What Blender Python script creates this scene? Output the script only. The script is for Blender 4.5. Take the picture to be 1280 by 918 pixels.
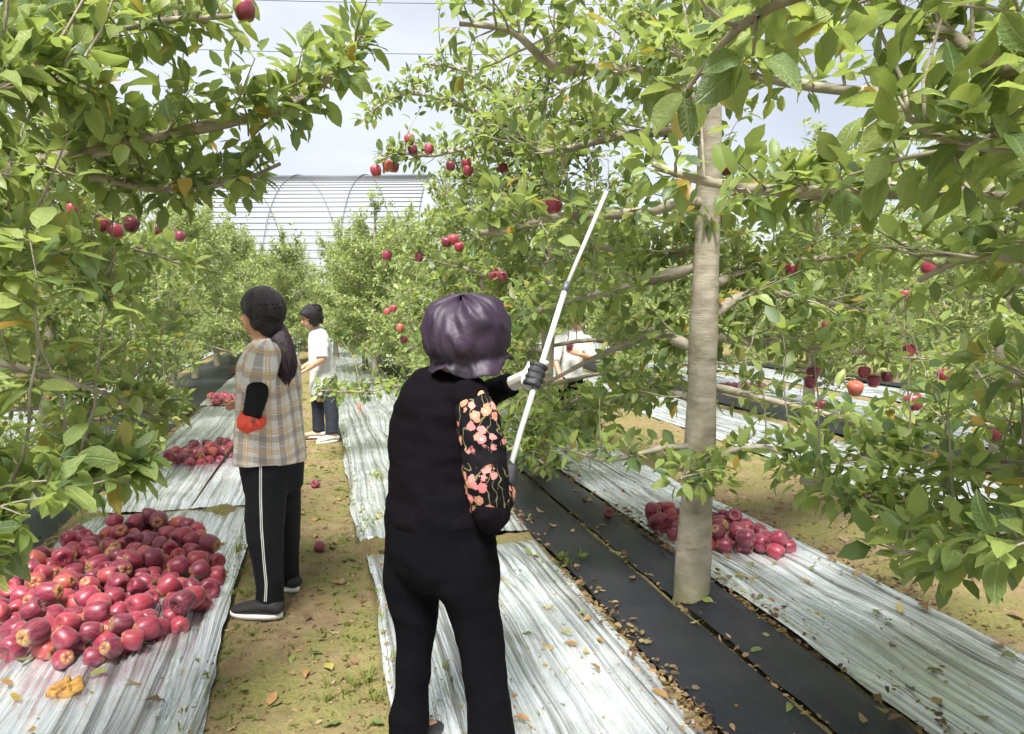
import bpy, bmesh, math, random
import numpy as np
from mathutils import Vector, Matrix
from mathutils.bvhtree import BVHTree

for o in list(bpy.data.objects):
    bpy.data.objects.remove(o, do_unlink=True)
scene = bpy.context.scene
COL = scene.collection
random.seed(11)

# ------------------------------------------------------------------ camera
F_PX, CAM_H = 920.0, 1.55
YAW, PITCH = math.radians(14.6), math.radians(5.2)
cam_d = bpy.data.cameras.new('camera')
cam_d.sensor_width = 36.0
cam_d.lens = F_PX / 1280.0 * 36.0
cam_d.clip_start, cam_d.clip_end = 0.05, 2000.0
cam = bpy.data.objects.new('camera', cam_d)
COL.objects.link(cam)
cam.location = (0, 0, CAM_H)
cam.rotation_euler = (math.radians(90) - PITCH, 0, -YAW)
scene.camera = cam

# ------------------------------------------------------------------ world: thin bright overcast over a Nishita sky
SUN_EL, SUN_HEAD = math.radians(60), math.radians(205)      # heading measured from +Y towards +X
world = bpy.data.worlds.new('World')
scene.world = world
world.use_nodes = True
wn, wl_ = world.node_tree.nodes, world.node_tree.links
for n in list(wn):
    wn.remove(n)
w_out = wn.new('ShaderNodeOutputWorld')
w_bg = wn.new('ShaderNodeBackground')
w_bg.inputs['Strength'].default_value = 0.1
w_sky = wn.new('ShaderNodeTexSky')
w_sky.sky_type = 'NISHITA'
w_sky.sun_disc = False
w_sky.sun_elevation = SUN_EL
w_sky.sun_rotation = SUN_HEAD
w_tc = wn.new('ShaderNodeTexCoord')
w_map = wn.new('ShaderNodeMapping')
w_map.inputs['Scale'].default_value = (1.0, 1.0, 2.6)
w_ns = wn.new('ShaderNodeTexNoise')
w_ns.inputs['Scale'].default_value = 2.3
w_ns.inputs['Detail'].default_value = 7
w_ns.inputs['Roughness'].default_value = 0.55
w_cr = wn.new('ShaderNodeValToRGB')
w_cr.color_ramp.elements[0].position = 0.33
w_cr.color_ramp.elements[0].color = (1.66, 1.71, 1.9, 1)
w_cr.color_ramp.elements[1].position = 0.66
w_cr.color_ramp.elements[1].color = (2.4, 2.42, 2.48, 1)
w_mx = wn.new('ShaderNodeMixRGB')
w_mx.inputs['Fac'].default_value = 0.9
wl_.new(w_tc.outputs['Generated'], w_map.inputs['Vector'])
wl_.new(w_map.outputs['Vector'], w_ns.inputs['Vector'])
wl_.new(w_ns.outputs['Fac'], w_cr.inputs['Fac'])
wl_.new(w_sky.outputs['Color'], w_mx.inputs['Color1'])
wl_.new(w_cr.outputs['Color'], w_mx.inputs['Color2'])
wl_.new(w_mx.outputs['Color'], w_bg.inputs['Color'])
wl_.new(w_bg.outputs['Background'], w_out.inputs['Surface'])

sun_d = bpy.data.lights.new('sun', 'SUN')
sun_d.energy = 2.8
sun_d.angle = math.radians(20)
sun_d.color = (1.0, 0.97, 0.92)
sun = bpy.data.objects.new('sun', sun_d)
COL.objects.link(sun)
sd = Vector((math.sin(SUN_HEAD) * math.cos(SUN_EL), math.cos(SUN_HEAD) * math.cos(SUN_EL), math.sin(SUN_EL)))
sun.rotation_euler = (-sd).to_track_quat('-Z', 'Y').to_euler()
sun.location = (0, 0, 20)

scene.view_settings.view_transform = 'Standard'
scene.view_settings.look = 'None'
scene.view_settings.gamma = 1.0
scene.view_settings.use_curve_mapping = False
scene.view_settings.exposure = 2.03
scene.render.engine = 'CYCLES'
scene.cycles.use_denoising = True
scene.cycles.max_bounces = 6
scene.cycles.diffuse_bounces = 4
scene.cycles.glossy_bounces = 3
scene.cycles.transmission_bounces = 4
scene.cycles.transparent_max_bounces = 6
scene.cycles.use_adaptive_sampling = True
scene.cycles.adaptive_threshold = 0.02

# ------------------------------------------------------------------ helpers
CF = np.array([math.sin(YAW) * math.cos(PITCH), math.cos(YAW) * math.cos(PITCH), -math.sin(PITCH)])
CR = np.array([math.cos(YAW), -math.sin(YAW), 0.0])
CU = np.cross(CR, CF)
CC = np.array([0, 0, CAM_H])
FH = np.array([math.sin(YAW), math.cos(YAW), 0.0])          # level forward


def P(x, y, d):
    """a world point read off the photograph (1280x918) at depth d metres"""
    return CC + (CF + CR * (x - 640) / F_PX - CU * (y - 459) / F_PX) * d


def G(x, y, z=0.0):
    """where that photograph point meets the level z"""
    r = CF + CR * (x - 640) / F_PX - CU * (y - 459) / F_PX
    return CC + r * ((z - CAM_H) / r[2])


def proj(p):
    d = np.asarray(p, float) - CC
    z = d @ CF
    zz = np.where(np.abs(z) < 1e-6, 1e-6, z)
    return 640 + F_PX * (d @ CR) / zz, 459 - F_PX * (d @ CU) / zz, z


def nrm(v):
    v = np.asarray(v, float)
    return v / (np.linalg.norm(v, axis=-1, keepdims=True) + 1e-12)


def _hash(ix, iy, iz, seed):
    h = (ix.astype(np.int64) * 374761393 + iy.astype(np.int64) * 668265263 + iz.astype(np.int64) * 2147483629 + seed * 974634777) & 0xffffffff
    h = ((h ^ (h >> 13)) * 1274126177) & 0xffffffff
    return ((h ^ (h >> 16)) & 0xffff) / 65535.0


def vn(x, y, z=None, seed=0):
    """smooth value noise, -1..1"""
    x, y = np.asarray(x, float), np.asarray(y, float)
    z = np.zeros_like(x) if z is None else np.asarray(z, float)
    x, y, z = np.broadcast_arrays(x, y, z)
    ix, iy, iz = np.floor(x), np.floor(y), np.floor(z)
    fx, fy, fz = x - ix, y - iy, z - iz
    fx, fy, fz = [f * f * (3 - 2 * f) for f in (fx, fy, fz)]
    r = 0
    for dx in (0, 1):
        for dy in (0, 1):
            for dz in (0, 1):
                w = (fx if dx else 1 - fx) * (fy if dy else 1 - fy) * (fz if dz else 1 - fz)
                r = r + w * _hash(ix + dx, iy + dy, iz + dz, seed)
    return r * 2 - 1


def wloc(o):
    v = np.zeros(3)
    while o is not None:
        v = v + np.array(o.location)
        o = o.parent
    return v


def tag(o, label=None, cat=None, group=None, kind=None):
    if label: o['label'] = label
    if cat: o['category'] = cat
    if group: o['group'] = group
    if kind: o['kind'] = kind
    return o


def empty(name, loc, parent=None):
    o = bpy.data.objects.new(name, None)
    o.empty_display_size = 0.1
    COL.objects.link(o)
    o.location = tuple(float(c) for c in loc)
    o.parent = parent
    return o


def link(name, me, parent=None, loc=(0, 0, 0)):
    o = bpy.data.objects.new(name, me)
    COL.objects.link(o)
    o.parent = parent
    o.location = tuple(float(c) for c in loc)
    return o


def mesh(name, v, f, mat, smooth=True):
    """mesh from arrays; f is an (n,k) int array or a list of tuples"""
    me = bpy.data.meshes.new(name)
    v = np.asarray(v, np.float32)
    if isinstance(f, np.ndarray):
        n, k = f.shape
        me.vertices.add(len(v)); me.vertices.foreach_set('co', v.ravel())
        me.loops.add(n * k); me.loops.foreach_set('vertex_index', f.astype(np.int32).ravel())
        me.polygons.add(n)
        me.polygons.foreach_set('loop_start', np.arange(0, n * k, k, dtype=np.int32))
        me.update(calc_edges=True)
    else:
        me.from_pydata(v.tolist(), [], f)
        me.update()
    if smooth and len(me.polygons):
        me.polygons.foreach_set('use_smooth', np.ones(len(me.polygons), dtype=bool))
    for m in (mat if isinstance(mat, (list, tuple)) else [mat]):
        if m: me.materials.append(m)
    return me


def mk(name, v, f, mat, parent=None, smooth=True, loc=None):
    """mesh object from WORLD vertices; origin at the parent (or at loc)"""
    base = wloc(parent) if parent is not None else np.zeros(3)
    l = np.array(loc, float) - base if loc is not None else np.zeros(3)
    return link(name, mesh(name, np.asarray(v, float) - base - l, f, mat, smooth), parent, l)


class Soup:
    """collects verts and quads/tris of closed pieces"""
    def __init__(s): s.v, s.f = [], []
    def add(s, v, f):
        b = len(s.v); s.v.extend([tuple(map(float, p)) for p in v]); s.f.extend([tuple(b + i for i in q) for q in f])
        return s

    def tube(s, pts, rad, side=None, n=14, cap=0.55):
        """rings along pts; rad entries r or (a, b): a along `side`, b across; rounded ends"""
        pts = np.asarray(pts, float); m = len(pts)
        ab = np.array([(r, r) if np.isscalar(r) else r for r in rad], float)
        tan = np.gradient(pts, axis=0) if m > 2 else np.repeat((pts[1] - pts[0])[None], m, 0)
        tan = nrm(tan)
        sd0 = np.array(side, float) if side is not None else (np.array([1, 0, 0.]) if abs(tan[0][0]) < .8 else np.array([0, 1, 0.]))
        V = []
        P2, A2, T2 = list(pts), list(ab), list(tan)
        if cap:
            P2 = [pts[0] - tan[0] * ab[0].min() * cap] + P2 + [pts[-1] + tan[-1] * ab[-1].min() * cap]
            A2 = [ab[0] * .55] + A2 + [ab[-1] * .55]
            T2 = [tan[0]] + T2 + [tan[-1]]
        th = np.linspace(0, 2 * np.pi, n, endpoint=False)
        for p, a, t in zip(P2, A2, T2):
            x = sd0 - t * (sd0 @ t); x = nrm(x); y = np.cross(t, x)
            V.extend(p + np.outer(np.cos(th) * a[0], x) + np.outer(np.sin(th) * a[1], y))
            if side is None: sd0 = x
        k = len(P2)
        F = [(i * n + j, i * n + (j + 1) % n, (i + 1) * n + (j + 1) % n, (i + 1) * n + j) for i in range(k - 1) for j in range(n)]
        F.append(tuple(range(n - 1, -1, -1))); F.append(tuple((k - 1) * n + j for j in range(n)))
        return s.add(V, F)

    def ball(s, c, r, axes=None, n=14, m=9):
        r = np.array([r] * 3 if np.isscalar(r) else r, float)
        A = np.eye(3) if axes is None else np.array(axes, float)
        V = []
        for i in range(m + 1):
            ph = np.pi * (i + .02) / (m + .04)
            for j in range(n):
                t = 2 * np.pi * j / n
                q = np.array([math.sin(ph) * math.cos(t), math.sin(ph) * math.sin(t), math.cos(ph)]) * r
                V.append(np.asarray(c) + q @ A)
        F = [(i * n + j, (i + 1) * n + j, (i + 1) * n + (j + 1) % n, i * n + (j + 1) % n) for i in range(m) for j in range(n)]
        F.append(tuple(range(n))); F.append(tuple(m * n + j for j in range(n - 1, -1, -1)))
        return s.add(V, F)

    def box(s, c, half, axes=None):
        A = np.eye(3) if axes is None else np.array(axes, float)
        V = [np.asarray(c) + (np.array([x, y, z]) * half) @ A for z in (-1, 1) for y in (-1, 1) for x in (-1, 1)]
        return s.add(V, [(0, 2, 3, 1), (4, 5, 7, 6), (0, 1, 5, 4), (2, 6, 7, 3), (0, 4, 6, 2), (1, 3, 7, 5)])

    def build(s, name, mat, parent=None, smooth=True, loc=None):
        return mk(name, np.array(s.v), s.f, mat, parent, smooth, loc)

    def skin(s, name, mat, parent, voxel=.012, smooth=4, folds=0.0, ffreq=(9, 9, 14), seed=1):
        """fuse the pieces into ONE continuous surface, smooth it, wrinkle it"""
        base = wloc(parent)
        me = bpy.data.meshes.new(name + '_raw')
        me.from_pydata((np.array(s.v) - base).tolist(), [], s.f); me.update()
        o = bpy.data.objects.new(name, me); COL.objects.link(o)
        md = o.modifiers.new('r', 'REMESH'); md.mode = 'VOXEL'; md.voxel_size = voxel; md.use_smooth_shade = True
        if smooth:
            ms = o.modifiers.new('s', 'SMOOTH'); ms.factor = .5; ms.iterations = smooth
        dg = bpy.context.evaluated_depsgraph_get()
        me2 = bpy.data.meshes.new_from_object(o.evaluated_get(dg))
        o.modifiers.clear()
        o.data = me2; bpy.data.meshes.remove(me); me2.name = name
        o.parent = parent
        n = len(me2.vertices)
        if folds and n:
            co = np.empty(n * 3, np.float32); me2.vertices.foreach_get('co', co); co = co.reshape(-1, 3)
            no = np.array([v.normal for v in me2.vertices])
            q = co * np.array(ffreq)
            w = vn(q[:, 0], q[:, 1], q[:, 2], seed)
            d = (1 - np.abs(w) * 2.2) * .6 + .5 * vn(q[:, 0] * 2.3, q[:, 1] * 2.3, q[:, 2] * 2.3, seed + 5)
            me2.vertices.foreach_set('co', (co + no * (d * folds)[:, None]).astype(np.float32).ravel())
        me2.materials.clear()
        me2.materials.append(mat)
        me2.polygons.foreach_set('use_smooth', np.ones(len(me2.polygons), dtype=bool))
        me2.update()
        return o


def spline(pts, n):
    """Catmull-Rom through pts, n samples"""
    p = np.asarray(pts, float)
    p = np.vstack([2 * p[0] - p[1], p, 2 * p[-1] - p[-2]])
    m = len(p) - 3
    out = []
    for t in np.linspace(0, m - 1e-6, n):
        i = int(t); u = t - i
        a, b, c, d = p[i], p[i + 1], p[i + 2], p[i + 3]
        out.append(.5 * (2 * b + (c - a) * u + (2 * a - 5 * b + 4 * c - d) * u * u + (3 * b - a - 3 * c + d) * u ** 3))
    return np.array(out)


# ------------------------------------------------------------------ materials
class NT:
    def __init__(s, name):
        s.m = bpy.data.materials.new(name); s.m.use_nodes = True
        s.n, s.l = s.m.node_tree.nodes, s.m.node_tree.links
        s.b = s.n['Principled BSDF']; s.out = s.n['Material Output']
    def new(s, t, **kw):
        x = s.n.new(t)
        for k, v in kw.items():
            if k in x.inputs: x.inputs[k].default_value = v
            else: setattr(x, k, v)
        return x
    def val(s, sock, v):
        if hasattr(v, 'is_linked') or isinstance(v, bpy.types.NodeSocket): s.l.new(v, sock)
        else: sock.default_value = v
    def set(s, **kw):
        for k, v in kw.items(): s.val(s.b.inputs[k.replace('_', ' ')], v)
        return s
    def coords(s, kind='Object', scale=(1, 1, 1)):
        tc = s.new('ShaderNodeTexCoord'); mp = s.new('ShaderNodeMapping'); mp.inputs['Scale'].default_value = scale
        s.l.new(tc.outputs[kind], mp.inputs['Vector']); return mp.outputs['Vector']
    def geo(s, scale=(1, 1, 1)):
        g = s.new('ShaderNodeNewGeometry'); mp = s.new('ShaderNodeMapping'); mp.inputs['Scale'].default_value = scale
        s.l.new(g.outputs['Position'], mp.inputs['Vector']); return mp.outputs['Vector']
    def noise(s, vec, scale, detail=4, rough=.55, out='Fac'):
        x = s.new('ShaderNodeTexNoise'); x.inputs['Scale'].default_value = scale; x.inputs['Detail'].default_value = detail; x.inputs['Roughness'].default_value = rough
        if vec is not None: s.l.new(vec, x.inputs['Vector'])
        return x.outputs[out]
    def ramp(s, fac, stops, interp='LINEAR'):
        x = s.new('ShaderNodeValToRGB'); cr = x.color_ramp; cr.interpolation = interp
        while len(cr.elements) < len(stops): cr.elements.new(.5)
        for e, (p, c) in zip(cr.elements, stops):
            e.position = p; e.color = (c, c, c, 1) if np.isscalar(c) else tuple(c) + (1,)
        s.val(x.inputs['Fac'], fac); return x.outputs['Color']
    def mix(s, fac, a, b, mode='MIX'):
        x = s.new('ShaderNodeMixRGB'); x.blend_type = mode
        for k, v in (('Fac', fac), ('Color1', a), ('Color2', b)):
            if isinstance(v, tuple) and len(v) == 3: v = v + (1,)
            s.val(x.inputs[k], v)
        return x.outputs['Color']
    def math(s, op, a, b=0.0, c=None):
        x = s.new('ShaderNodeMath'); x.operation = op; s.val(x.inputs[0], a); s.val(x.inputs[1], b)
        if c is not None: s.val(x.inputs[2], c)
        return x.outputs[0]
    def bump(s, h, strength=.3, dist=.01):
        x = s.new('ShaderNodeBump'); x.inputs['Strength'].default_value = strength; x.inputs['Distance'].default_value = dist
        s.l.new(h, x.inputs['Height']); s.l.new(x.outputs['Normal'], s.b.inputs['Normal']); return s


def plain(name, col, rough=.6, var=.15, scale=30, bump=.0, metal=0.0, spec=.5):
    t = NT(name); v = t.geo()
    n = t.noise(v, scale, 5)
    c = tuple(col)
    t.set(Base_Color=t.mix(n, tuple(x * (1 - var) for x in c), tuple(min(1, x * (1 + var)) for x in c)), Roughness=rough, Metallic=metal)
    t.b.inputs['Specular IOR Level'].default_value = spec
    if bump: t.bump(t.noise(v, scale * 3, 4), bump, .004)
    return t.m


def leaf_material(name, stops, under=(.19, .25, .16), rough=.42, tint=(.13, .19, .05), glow=(.36, .42, .06), veins=False, trans=.55):
    t = NT(name)
    g = t.new('ShaderNodeNewGeometry'); oi = t.new('ShaderNodeObjectInfo')
    r = t.math('FRACT', t.math('ADD', g.outputs['Random Per Island'], oi.outputs['Random']))
    top = t.ramp(r, stops)
    vein = t.noise(t.geo(), 60, 3)
    top = t.mix(t.math('MULTIPLY', vein, .35), top, tint)
    if veins:      # midrib and side veins in the leaf's own coordinates
        tc = t.new('ShaderNodeTexCoord'); sp = t.new('ShaderNodeSeparateXYZ'); t.l.new(tc.outputs['Object'], sp.inputs[0])
        ay = t.math('ABSOLUTE', sp.outputs['Y'])
        sv = t.math('PINGPONG', t.math('SUBTRACT', sp.outputs['X'], t.math('MULTIPLY', ay, .75)), .06)
        vm = t.math('MAXIMUM', t.ramp(ay, [(.008, 1.0), (.022, 0.0)]), t.math('MULTIPLY', t.ramp(t.math('MULTIPLY', sv, 10), [(.04, .5), (.13, 0.0)]), t.ramp(ay, [(.2, 1.0), (.28, .2)])))
        top = t.mix(t.math('MULTIPLY', vm, .55), top, (.36, .42, .17))
        top = t.mix(t.ramp(t.noise(tc.outputs['Object'], 7, 4), [(.55, 0.0), (.8, .5)]), top, (.26, .27, .05))
        t.bump(t.math('ADD', t.math('MULTIPLY', vm, -1), t.noise(tc.outputs['Object'], 14, 3)), .35, .02)
    und = t.mix(.45, top, under)
    col = t.mix(g.outputs['Backfacing'], top, und)
    t.set(Base_Color=col, Roughness=rough)
    t.b.inputs['Specular IOR Level'].default_value = .45
    tr = t.new('ShaderNodeBsdfTranslucent'); t.l.new(t.mix(.5, top, glow), tr.inputs['Color'])
    ms = t.new('ShaderNodeMixShader'); ms.inputs[0].default_value = trans
    t.l.new(t.b.outputs[0], ms.inputs[1]); t.l.new(tr.outputs[0], ms.inputs[2]); t.l.new(ms.outputs[0], t.out.inputs['Surface'])
    return t.m


M = {}
M['leaf'] = leaf_material('apple_leaf', [(0, (.05, .1, .048)), (.2, (.11, .185, .068)), (.42, (.24, .33, .095)), (.85, (.36, .44, .13)), (.97, (.38, .43, .12)), (.985, (.46, .25, .05))])
M['leaf_near'] = leaf_material('apple_leaf_veined', [(0, (.05, .1, .048)), (.2, (.11, .185, .068)), (.42, (.24, .33, .095)), (.85, (.36, .44, .13)), (.97, (.38, .43, .12)), (.985, (.46, .25, .05))], veins=True, rough=.32)
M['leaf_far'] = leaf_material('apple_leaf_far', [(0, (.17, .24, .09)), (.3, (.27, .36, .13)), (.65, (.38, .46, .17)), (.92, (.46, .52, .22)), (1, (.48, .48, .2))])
M['leaf_fallen'] = leaf_material('fallen_leaf', [(0, (.06, .11, .03)), (.35, (.14, .19, .04)), (.5, (.36, .3, .06)), (.62, (.3, .16, .05)), (.85, (.2, .11, .05)), (1, (.1, .06, .035))], (.3, .27, .18), .6, (.25, .18, .08), (.3, .2, .05), trans=.15)
M['litter'] = leaf_material('leaf_litter', [(0, (.17, .11, .045)), (.25, (.25, .165, .065)), (.55, (.13, .075, .035)), (.85, (.07, .045, .025)), (1, (.2, .16, .05))], (.3, .24, .15), .7, (.13, .08, .035), (.2, .12, .04), trans=.1)
M['grass'] = leaf_material('grass_blade', [(0, (.12, .16, .03)), (.6, (.2, .23, .04)), (1, (.3, .28, .08))], (.2, .22, .08), .6)

t = NT('bark'); v = t.geo((1, 1, 2.2)); n1 = t.noise(v, 7, 6, .6); n2 = t.noise(t.geo((1, 1, 9)), 16, 4)
c = t.ramp(n1, [(.25, (.13, .11, .075)), (.45, (.25, .22, .16)), (.62, (.34, .305, .24)), (.8, (.2, .19, .12))])
c = t.mix(t.ramp(n2, [(.55, 0.0), (.72, .2)]), c, (.16, .14, .10))
sz = t.new('ShaderNodeSeparateXYZ'); t.l.new(t.geo(), sz.inputs[0])
c = t.mix(t.ramp(t.math('ADD', sz.outputs['Z'], t.math('MULTIPLY', t.math('SUBTRACT', n1, .5), .35)), [(.03, .75), (.22, 0.0)]), c, (.2, .19, .09))
c = t.mix(t.ramp(t.noise(t.geo(), 5, 3), [(.62, 0.0), (.7, .7)]), c, (.23, .2, .15))
t.set(Base_Color=c, Roughness=.8); t.bump(t.math('ADD', n1, t.math('MULTIPLY', n2, .25)), .6, .014); M['bark'] = t.m
t = NT('twig_bark'); n1 = t.noise(t.geo(), 14, 4)
t.set(Base_Color=t.ramp(n1, [(.3, (.13, .11, .08)), (.55, (.27, .24, .18)), (.75, (.36, .33, .26))]), Roughness=.75); t.bump(n1, .4, .006); M['twig'] = t.m

t = NT('apple_skin'); oi = t.new('ShaderNodeObjectInfo'); vo = t.coords('Object', (1, 1, .22))
st = t.noise(vo, 55, 5, .65); big = t.noise(t.coords(), 16, 3)
red = t.ramp(oi.outputs['Random'], [(0, (.08, .006, .022)), (.3, (.145, .009, .03)), (.65, (.22, .014, .038)), (.9, (.3, .03, .042)), (1, (.4, .09, .045))])
c = t.mix(t.ramp(st, [(.42, 0.0), (.72, .5)]), red, (.42, .10, .125))
c = t.mix(t.ramp(big, [(.64, 0.0), (.8, .3)]), c, (.45, .14, .1))
sep = t.new('ShaderNodeSeparateXYZ'); tc = t.new('ShaderNodeTexCoord'); t.l.new(tc.outputs['Object'], sep.inputs[0])
zf = t.math('ADD', sep.outputs['Z'], t.math('MULTIPLY', t.math('SUBTRACT', st, .5), .03))
c = t.mix(t.ramp(t.math('MULTIPLY', t.math('ADD', zf, .05), 10), [(.04, .8), (.15, 0.0)]), c, (.42, .26, .08))
c = t.mix(t.ramp(t.noise(t.coords(), 420, 1), [(.68, 0.0), (.74, .35)]), c, (.55, .35, .25))
t.set(Base_Color=c, Roughness=t.ramp(big, [(.3, .32), (.7, .5)])); t.b.inputs['Sheen Weight'].default_value = .12; M['apple'] = t.m
M['stem'] = plain('apple_stem', (.14, .09, .04), .8)

# mulch film: thin aluminised plastic, dusty in patches
t = NT('silver_film'); 
wp = t.new('ShaderNodeVectorMath'); wp.operation = 'MULTIPLY_ADD'; t.l.new(t.noise(t.geo((1.2, .5, 1)), 1.0, 2, .5, 'Color'), wp.inputs[0]); wp.inputs[1].default_value = (.22, 0, 0); t.l.new(t.geo(), wp.inputs[2])
def stretched(sx, sy):
    mp = t.new('ShaderNodeMapping'); mp.inputs['Scale'].default_value = (sx, sy, 1); t.l.new(wp.outputs[0], mp.inputs['Vector']); return mp.outputs['Vector']
n1 = t.noise(stretched(34, .16), 1.0, 3, .5); n2 = t.noise(stretched(95, .4), 1.0, 3, .5); dirt = t.noise(t.geo(), 2.6, 6, .6)
c = t.ramp(n1, [(.30, (.2, .21, .21)), (.39, (.45, .46, .46)), (.48, (.71, .75, .77)), (.62, (.87, .91, .93))])
c = t.mix(t.ramp(dirt, [(.52, 0.0), (.75, .35)]), c, (.42, .42, .39))
c = t.mix(t.ramp(n2, [(.33, .8), (.43, 0.0)]), c, (.17, .18, .18))
t.set(Base_Color=c, Metallic=t.ramp(dirt, [(.45, .78), (.75, .45)]), Roughness=t.ramp(n2, [(.3, .15), (.7, .3)]))
t.bump(t.math('ADD', n2, n1), .8, .014); M['film'] = t.m
# woven ground fabric
t = NT('black_fabric'); v = t.geo((40, 2, 1)); n1 = t.noise(v, 3, 5); d = t.noise(t.geo(), 1.7, 6, .6); wv = t.noise(t.geo((420, 60, 1)), 1, 2)
c = t.mix(t.ramp(d, [(.42, 0.0), (.75, .65)]), (.008, .010, .016), (.035, .034, .036))
c = t.mix(t.ramp(n1, [(.5, 0.0), (.75, .3)]), c, (.04, .042, .055))
t.set(Base_Color=c, Roughness=.42); t.bump(t.math('ADD', t.math('MULTIPLY', n1, 2), wv), .6, .008); M['fabric'] = t.m
# soil with moss and short weeds
t = NT('soil'); g = t.geo(); a = t.noise(g, 1.1, 8, .62); b = t.noise(g, 9, 7, .65); cc = t.noise(g, 45, 5, .7); e = t.noise(g, 2.3, 6, .6)
c = t.ramp(b, [(.25, (.10, .065, .03)), (.42, (.19, .13, .065)), (.6, (.26, .19, .1)), (.8, (.33, .26, .15))])
gr = t.ramp(cc, [(.3, (.09, .10, .02)), (.55, (.17, .165, .04)), (.75, (.25, .22, .06))])
c = t.mix(t.ramp(t.math('ADD', t.math('MULTIPLY', e, .7), t.math('MULTIPLY', b, .3)), [(.42, 0.0), (.57, .85)]), c, gr)
c = t.mix(t.ramp(cc, [(.62, 0.0), (.72, .6)]), c, (.1, .07, .035))
t.set(Base_Color=c, Roughness=.95); t.bump(t.math('ADD', b, t.math('MULTIPLY', cc, .8)), .9, .03); M['soil'] = t.m
M['soil_heap'] = plain('soil_heap', (.27, .19, .1), .95, .35, 22, .8)

# ------------------------------------------------------------------ ground, films, fabrics
#            x0     x1    y0    y1  seed label
FILMS = [(-1.64, -0.46, 0.9, 5.71, 1, 'wrinkled silver mulch film under the largest apple pile'),
         (-1.68, -0.52, 5.78, 11.3, 2, 'silver mulch film under the apple pile behind the plaid shirt woman'),
         (-1.75, -0.62, 11.5, 36.0, 3, 'far stretch of silver film on the left of the dirt path'),
         (0.24, 1.31, 0.9, 4.42, 4, 'crinkled silver mulch film under the feet of the woman in black'),
         (0.20, 1.33, 4.66, 13.6, 5, 'silver mulch film starting beyond the woman in black'),
         (0.18, 1.30, 13.8, 36.0, 6, 'far stretch of silver film on the right of the dirt path'),
         (2.09, 2.93, 0.6, 8.8, 7, 'bright silver mulch film under the apple pile behind the bare trunk'),
         (2.12, 3.05, 9.0, 36.0, 8, 'silver film running on beyond the person in the white shirt'),
         (4.25, 5.45, 3.0, 36.0, 9, 'silver film on the near side of the second tree row'),
         (6.75, 7.95, 4.0, 36.0, 10, 'silver film on the far side of the second tree row'),
         (8.50, 9.65, 6.0, 36.0, 11, 'silver film on the near side of the third tree row'),
         (-4.15, -2.98, 3.0, 36.0, 12, 'silver film outside the left tree row')]
FABRICS = [(1.345, 1.725, 0.4, 36.0, 21, 'wide black woven ground fabric beside the film of the woman in black'),
           (1.75, 2.05, 0.4, 36.0, 22, 'narrow black woven ground fabric around the bare pale trunk'),
           (-2.72, -1.76, 0.8, 36.0, 23, 'black woven ground fabric under the left tree row'),
           (5.8, 6.4, 2.5, 36.0, 24, 'black woven ground fabric under the second tree row'),
           (10.0, 10.6, 5.0, 36.0, 25, 'black woven ground fabric under the third tree row')]


def film_h(x, y, x0, x1, sd):
    """height of the wrinkled film"""
    u = x + .05 * vn(y * .5, x * 0, seed=sd) + .015 * vn(y * 2.1, x * 2, seed=sd + 1)
    r1 = 1 - np.abs(vn(u * 17, y * .35, seed=sd + 2)) * 2
    r2 = 1 - np.abs(vn(u * 38, y * .7, seed=sd + 3)) * 2
    r3 = vn(u * 75, y * 1.5, seed=sd + 4)
    cr = vn(u * 26, y * 19, seed=sd + 5)
    patch = np.clip(vn(x * 1.6, y * 1.1, seed=sd + 6) + .1, 0, 1)
    return .026 + .015 * r1 + .0095 * r2 + .0065 * r3 + .006 * cr * patch + .014 * vn(x * 1.3, y * .8, seed=sd + 7) + .01 * vn(x * 3.1, y * 2.2, seed=sd + 8)


def fabric_h(x, y, x0, x1, sd):
    u = (x - x0) / (x1 - x0)
    return .014 + .014 * np.sin(np.pi * np.clip(u, 0, 1)) + .006 * vn(x * 9, y * .9, seed=sd) + .008 * vn(x * 2, y * 1.7, seed=sd + 1)


def strip(name, spec, hf, mat, cat, group, nx):
    x0, x1, y0, y1, sd, label = spec
    ys = [y0]
    while ys[-1] < y1:
        ys.append(ys[-1] + max(.03, .009 * ys[-1] if hf is film_h else .014 * ys[-1]))
    ys = np.array(ys); ys[-1] = y1
    u = np.linspace(0, 1, nx)
    U, Y = np.meshgrid(u, ys)
    e0 = x0 + .02 * vn(ys * 1.3, ys * 0, seed=sd + 9) + .008 * vn(ys * 6, ys * 0, seed=sd + 10)
    e1 = x1 + .02 * vn(ys * 1.1, ys * 0, seed=sd + 11) + .008 * vn(ys * 7, ys * 0, seed=sd + 12)
    X = e0[:, None] * (1 - U) + e1[:, None] * U
    Yj = Y.copy()
    Yj[0] += .05 * vn(X[0] * 7, X[0] * 0, seed=sd + 13); Yj[-1] += .06 * vn(X[-1] * 6, X[-1] * 0, seed=sd + 14)
    Z = hf(X, Y, x0, x1, sd)
    edge = np.minimum(np.minimum(np.minimum(U, 1 - U) * (x1 - x0) / .07, np.minimum(Y - y0, y1 - Y) / .16), 1)
    Z = .004 + (Z - .004) * (.2 + .8 * edge)
    V = np.stack([X, Yj, Z], -1).reshape(-1, 3)
    a, b = len(ys), nx
    I = np.arange(a * b).reshape(a, b)
    Fq = np.stack([I[:-1, :-1], I[:-1, 1:], I[1:, 1:], I[1:, :-1]], -1).reshape(-1, 4)
    o = mk(name, V, Fq, mat, loc=((x0 + x1) / 2, y0, 0))
    return tag(o, label, cat, group)


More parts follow.
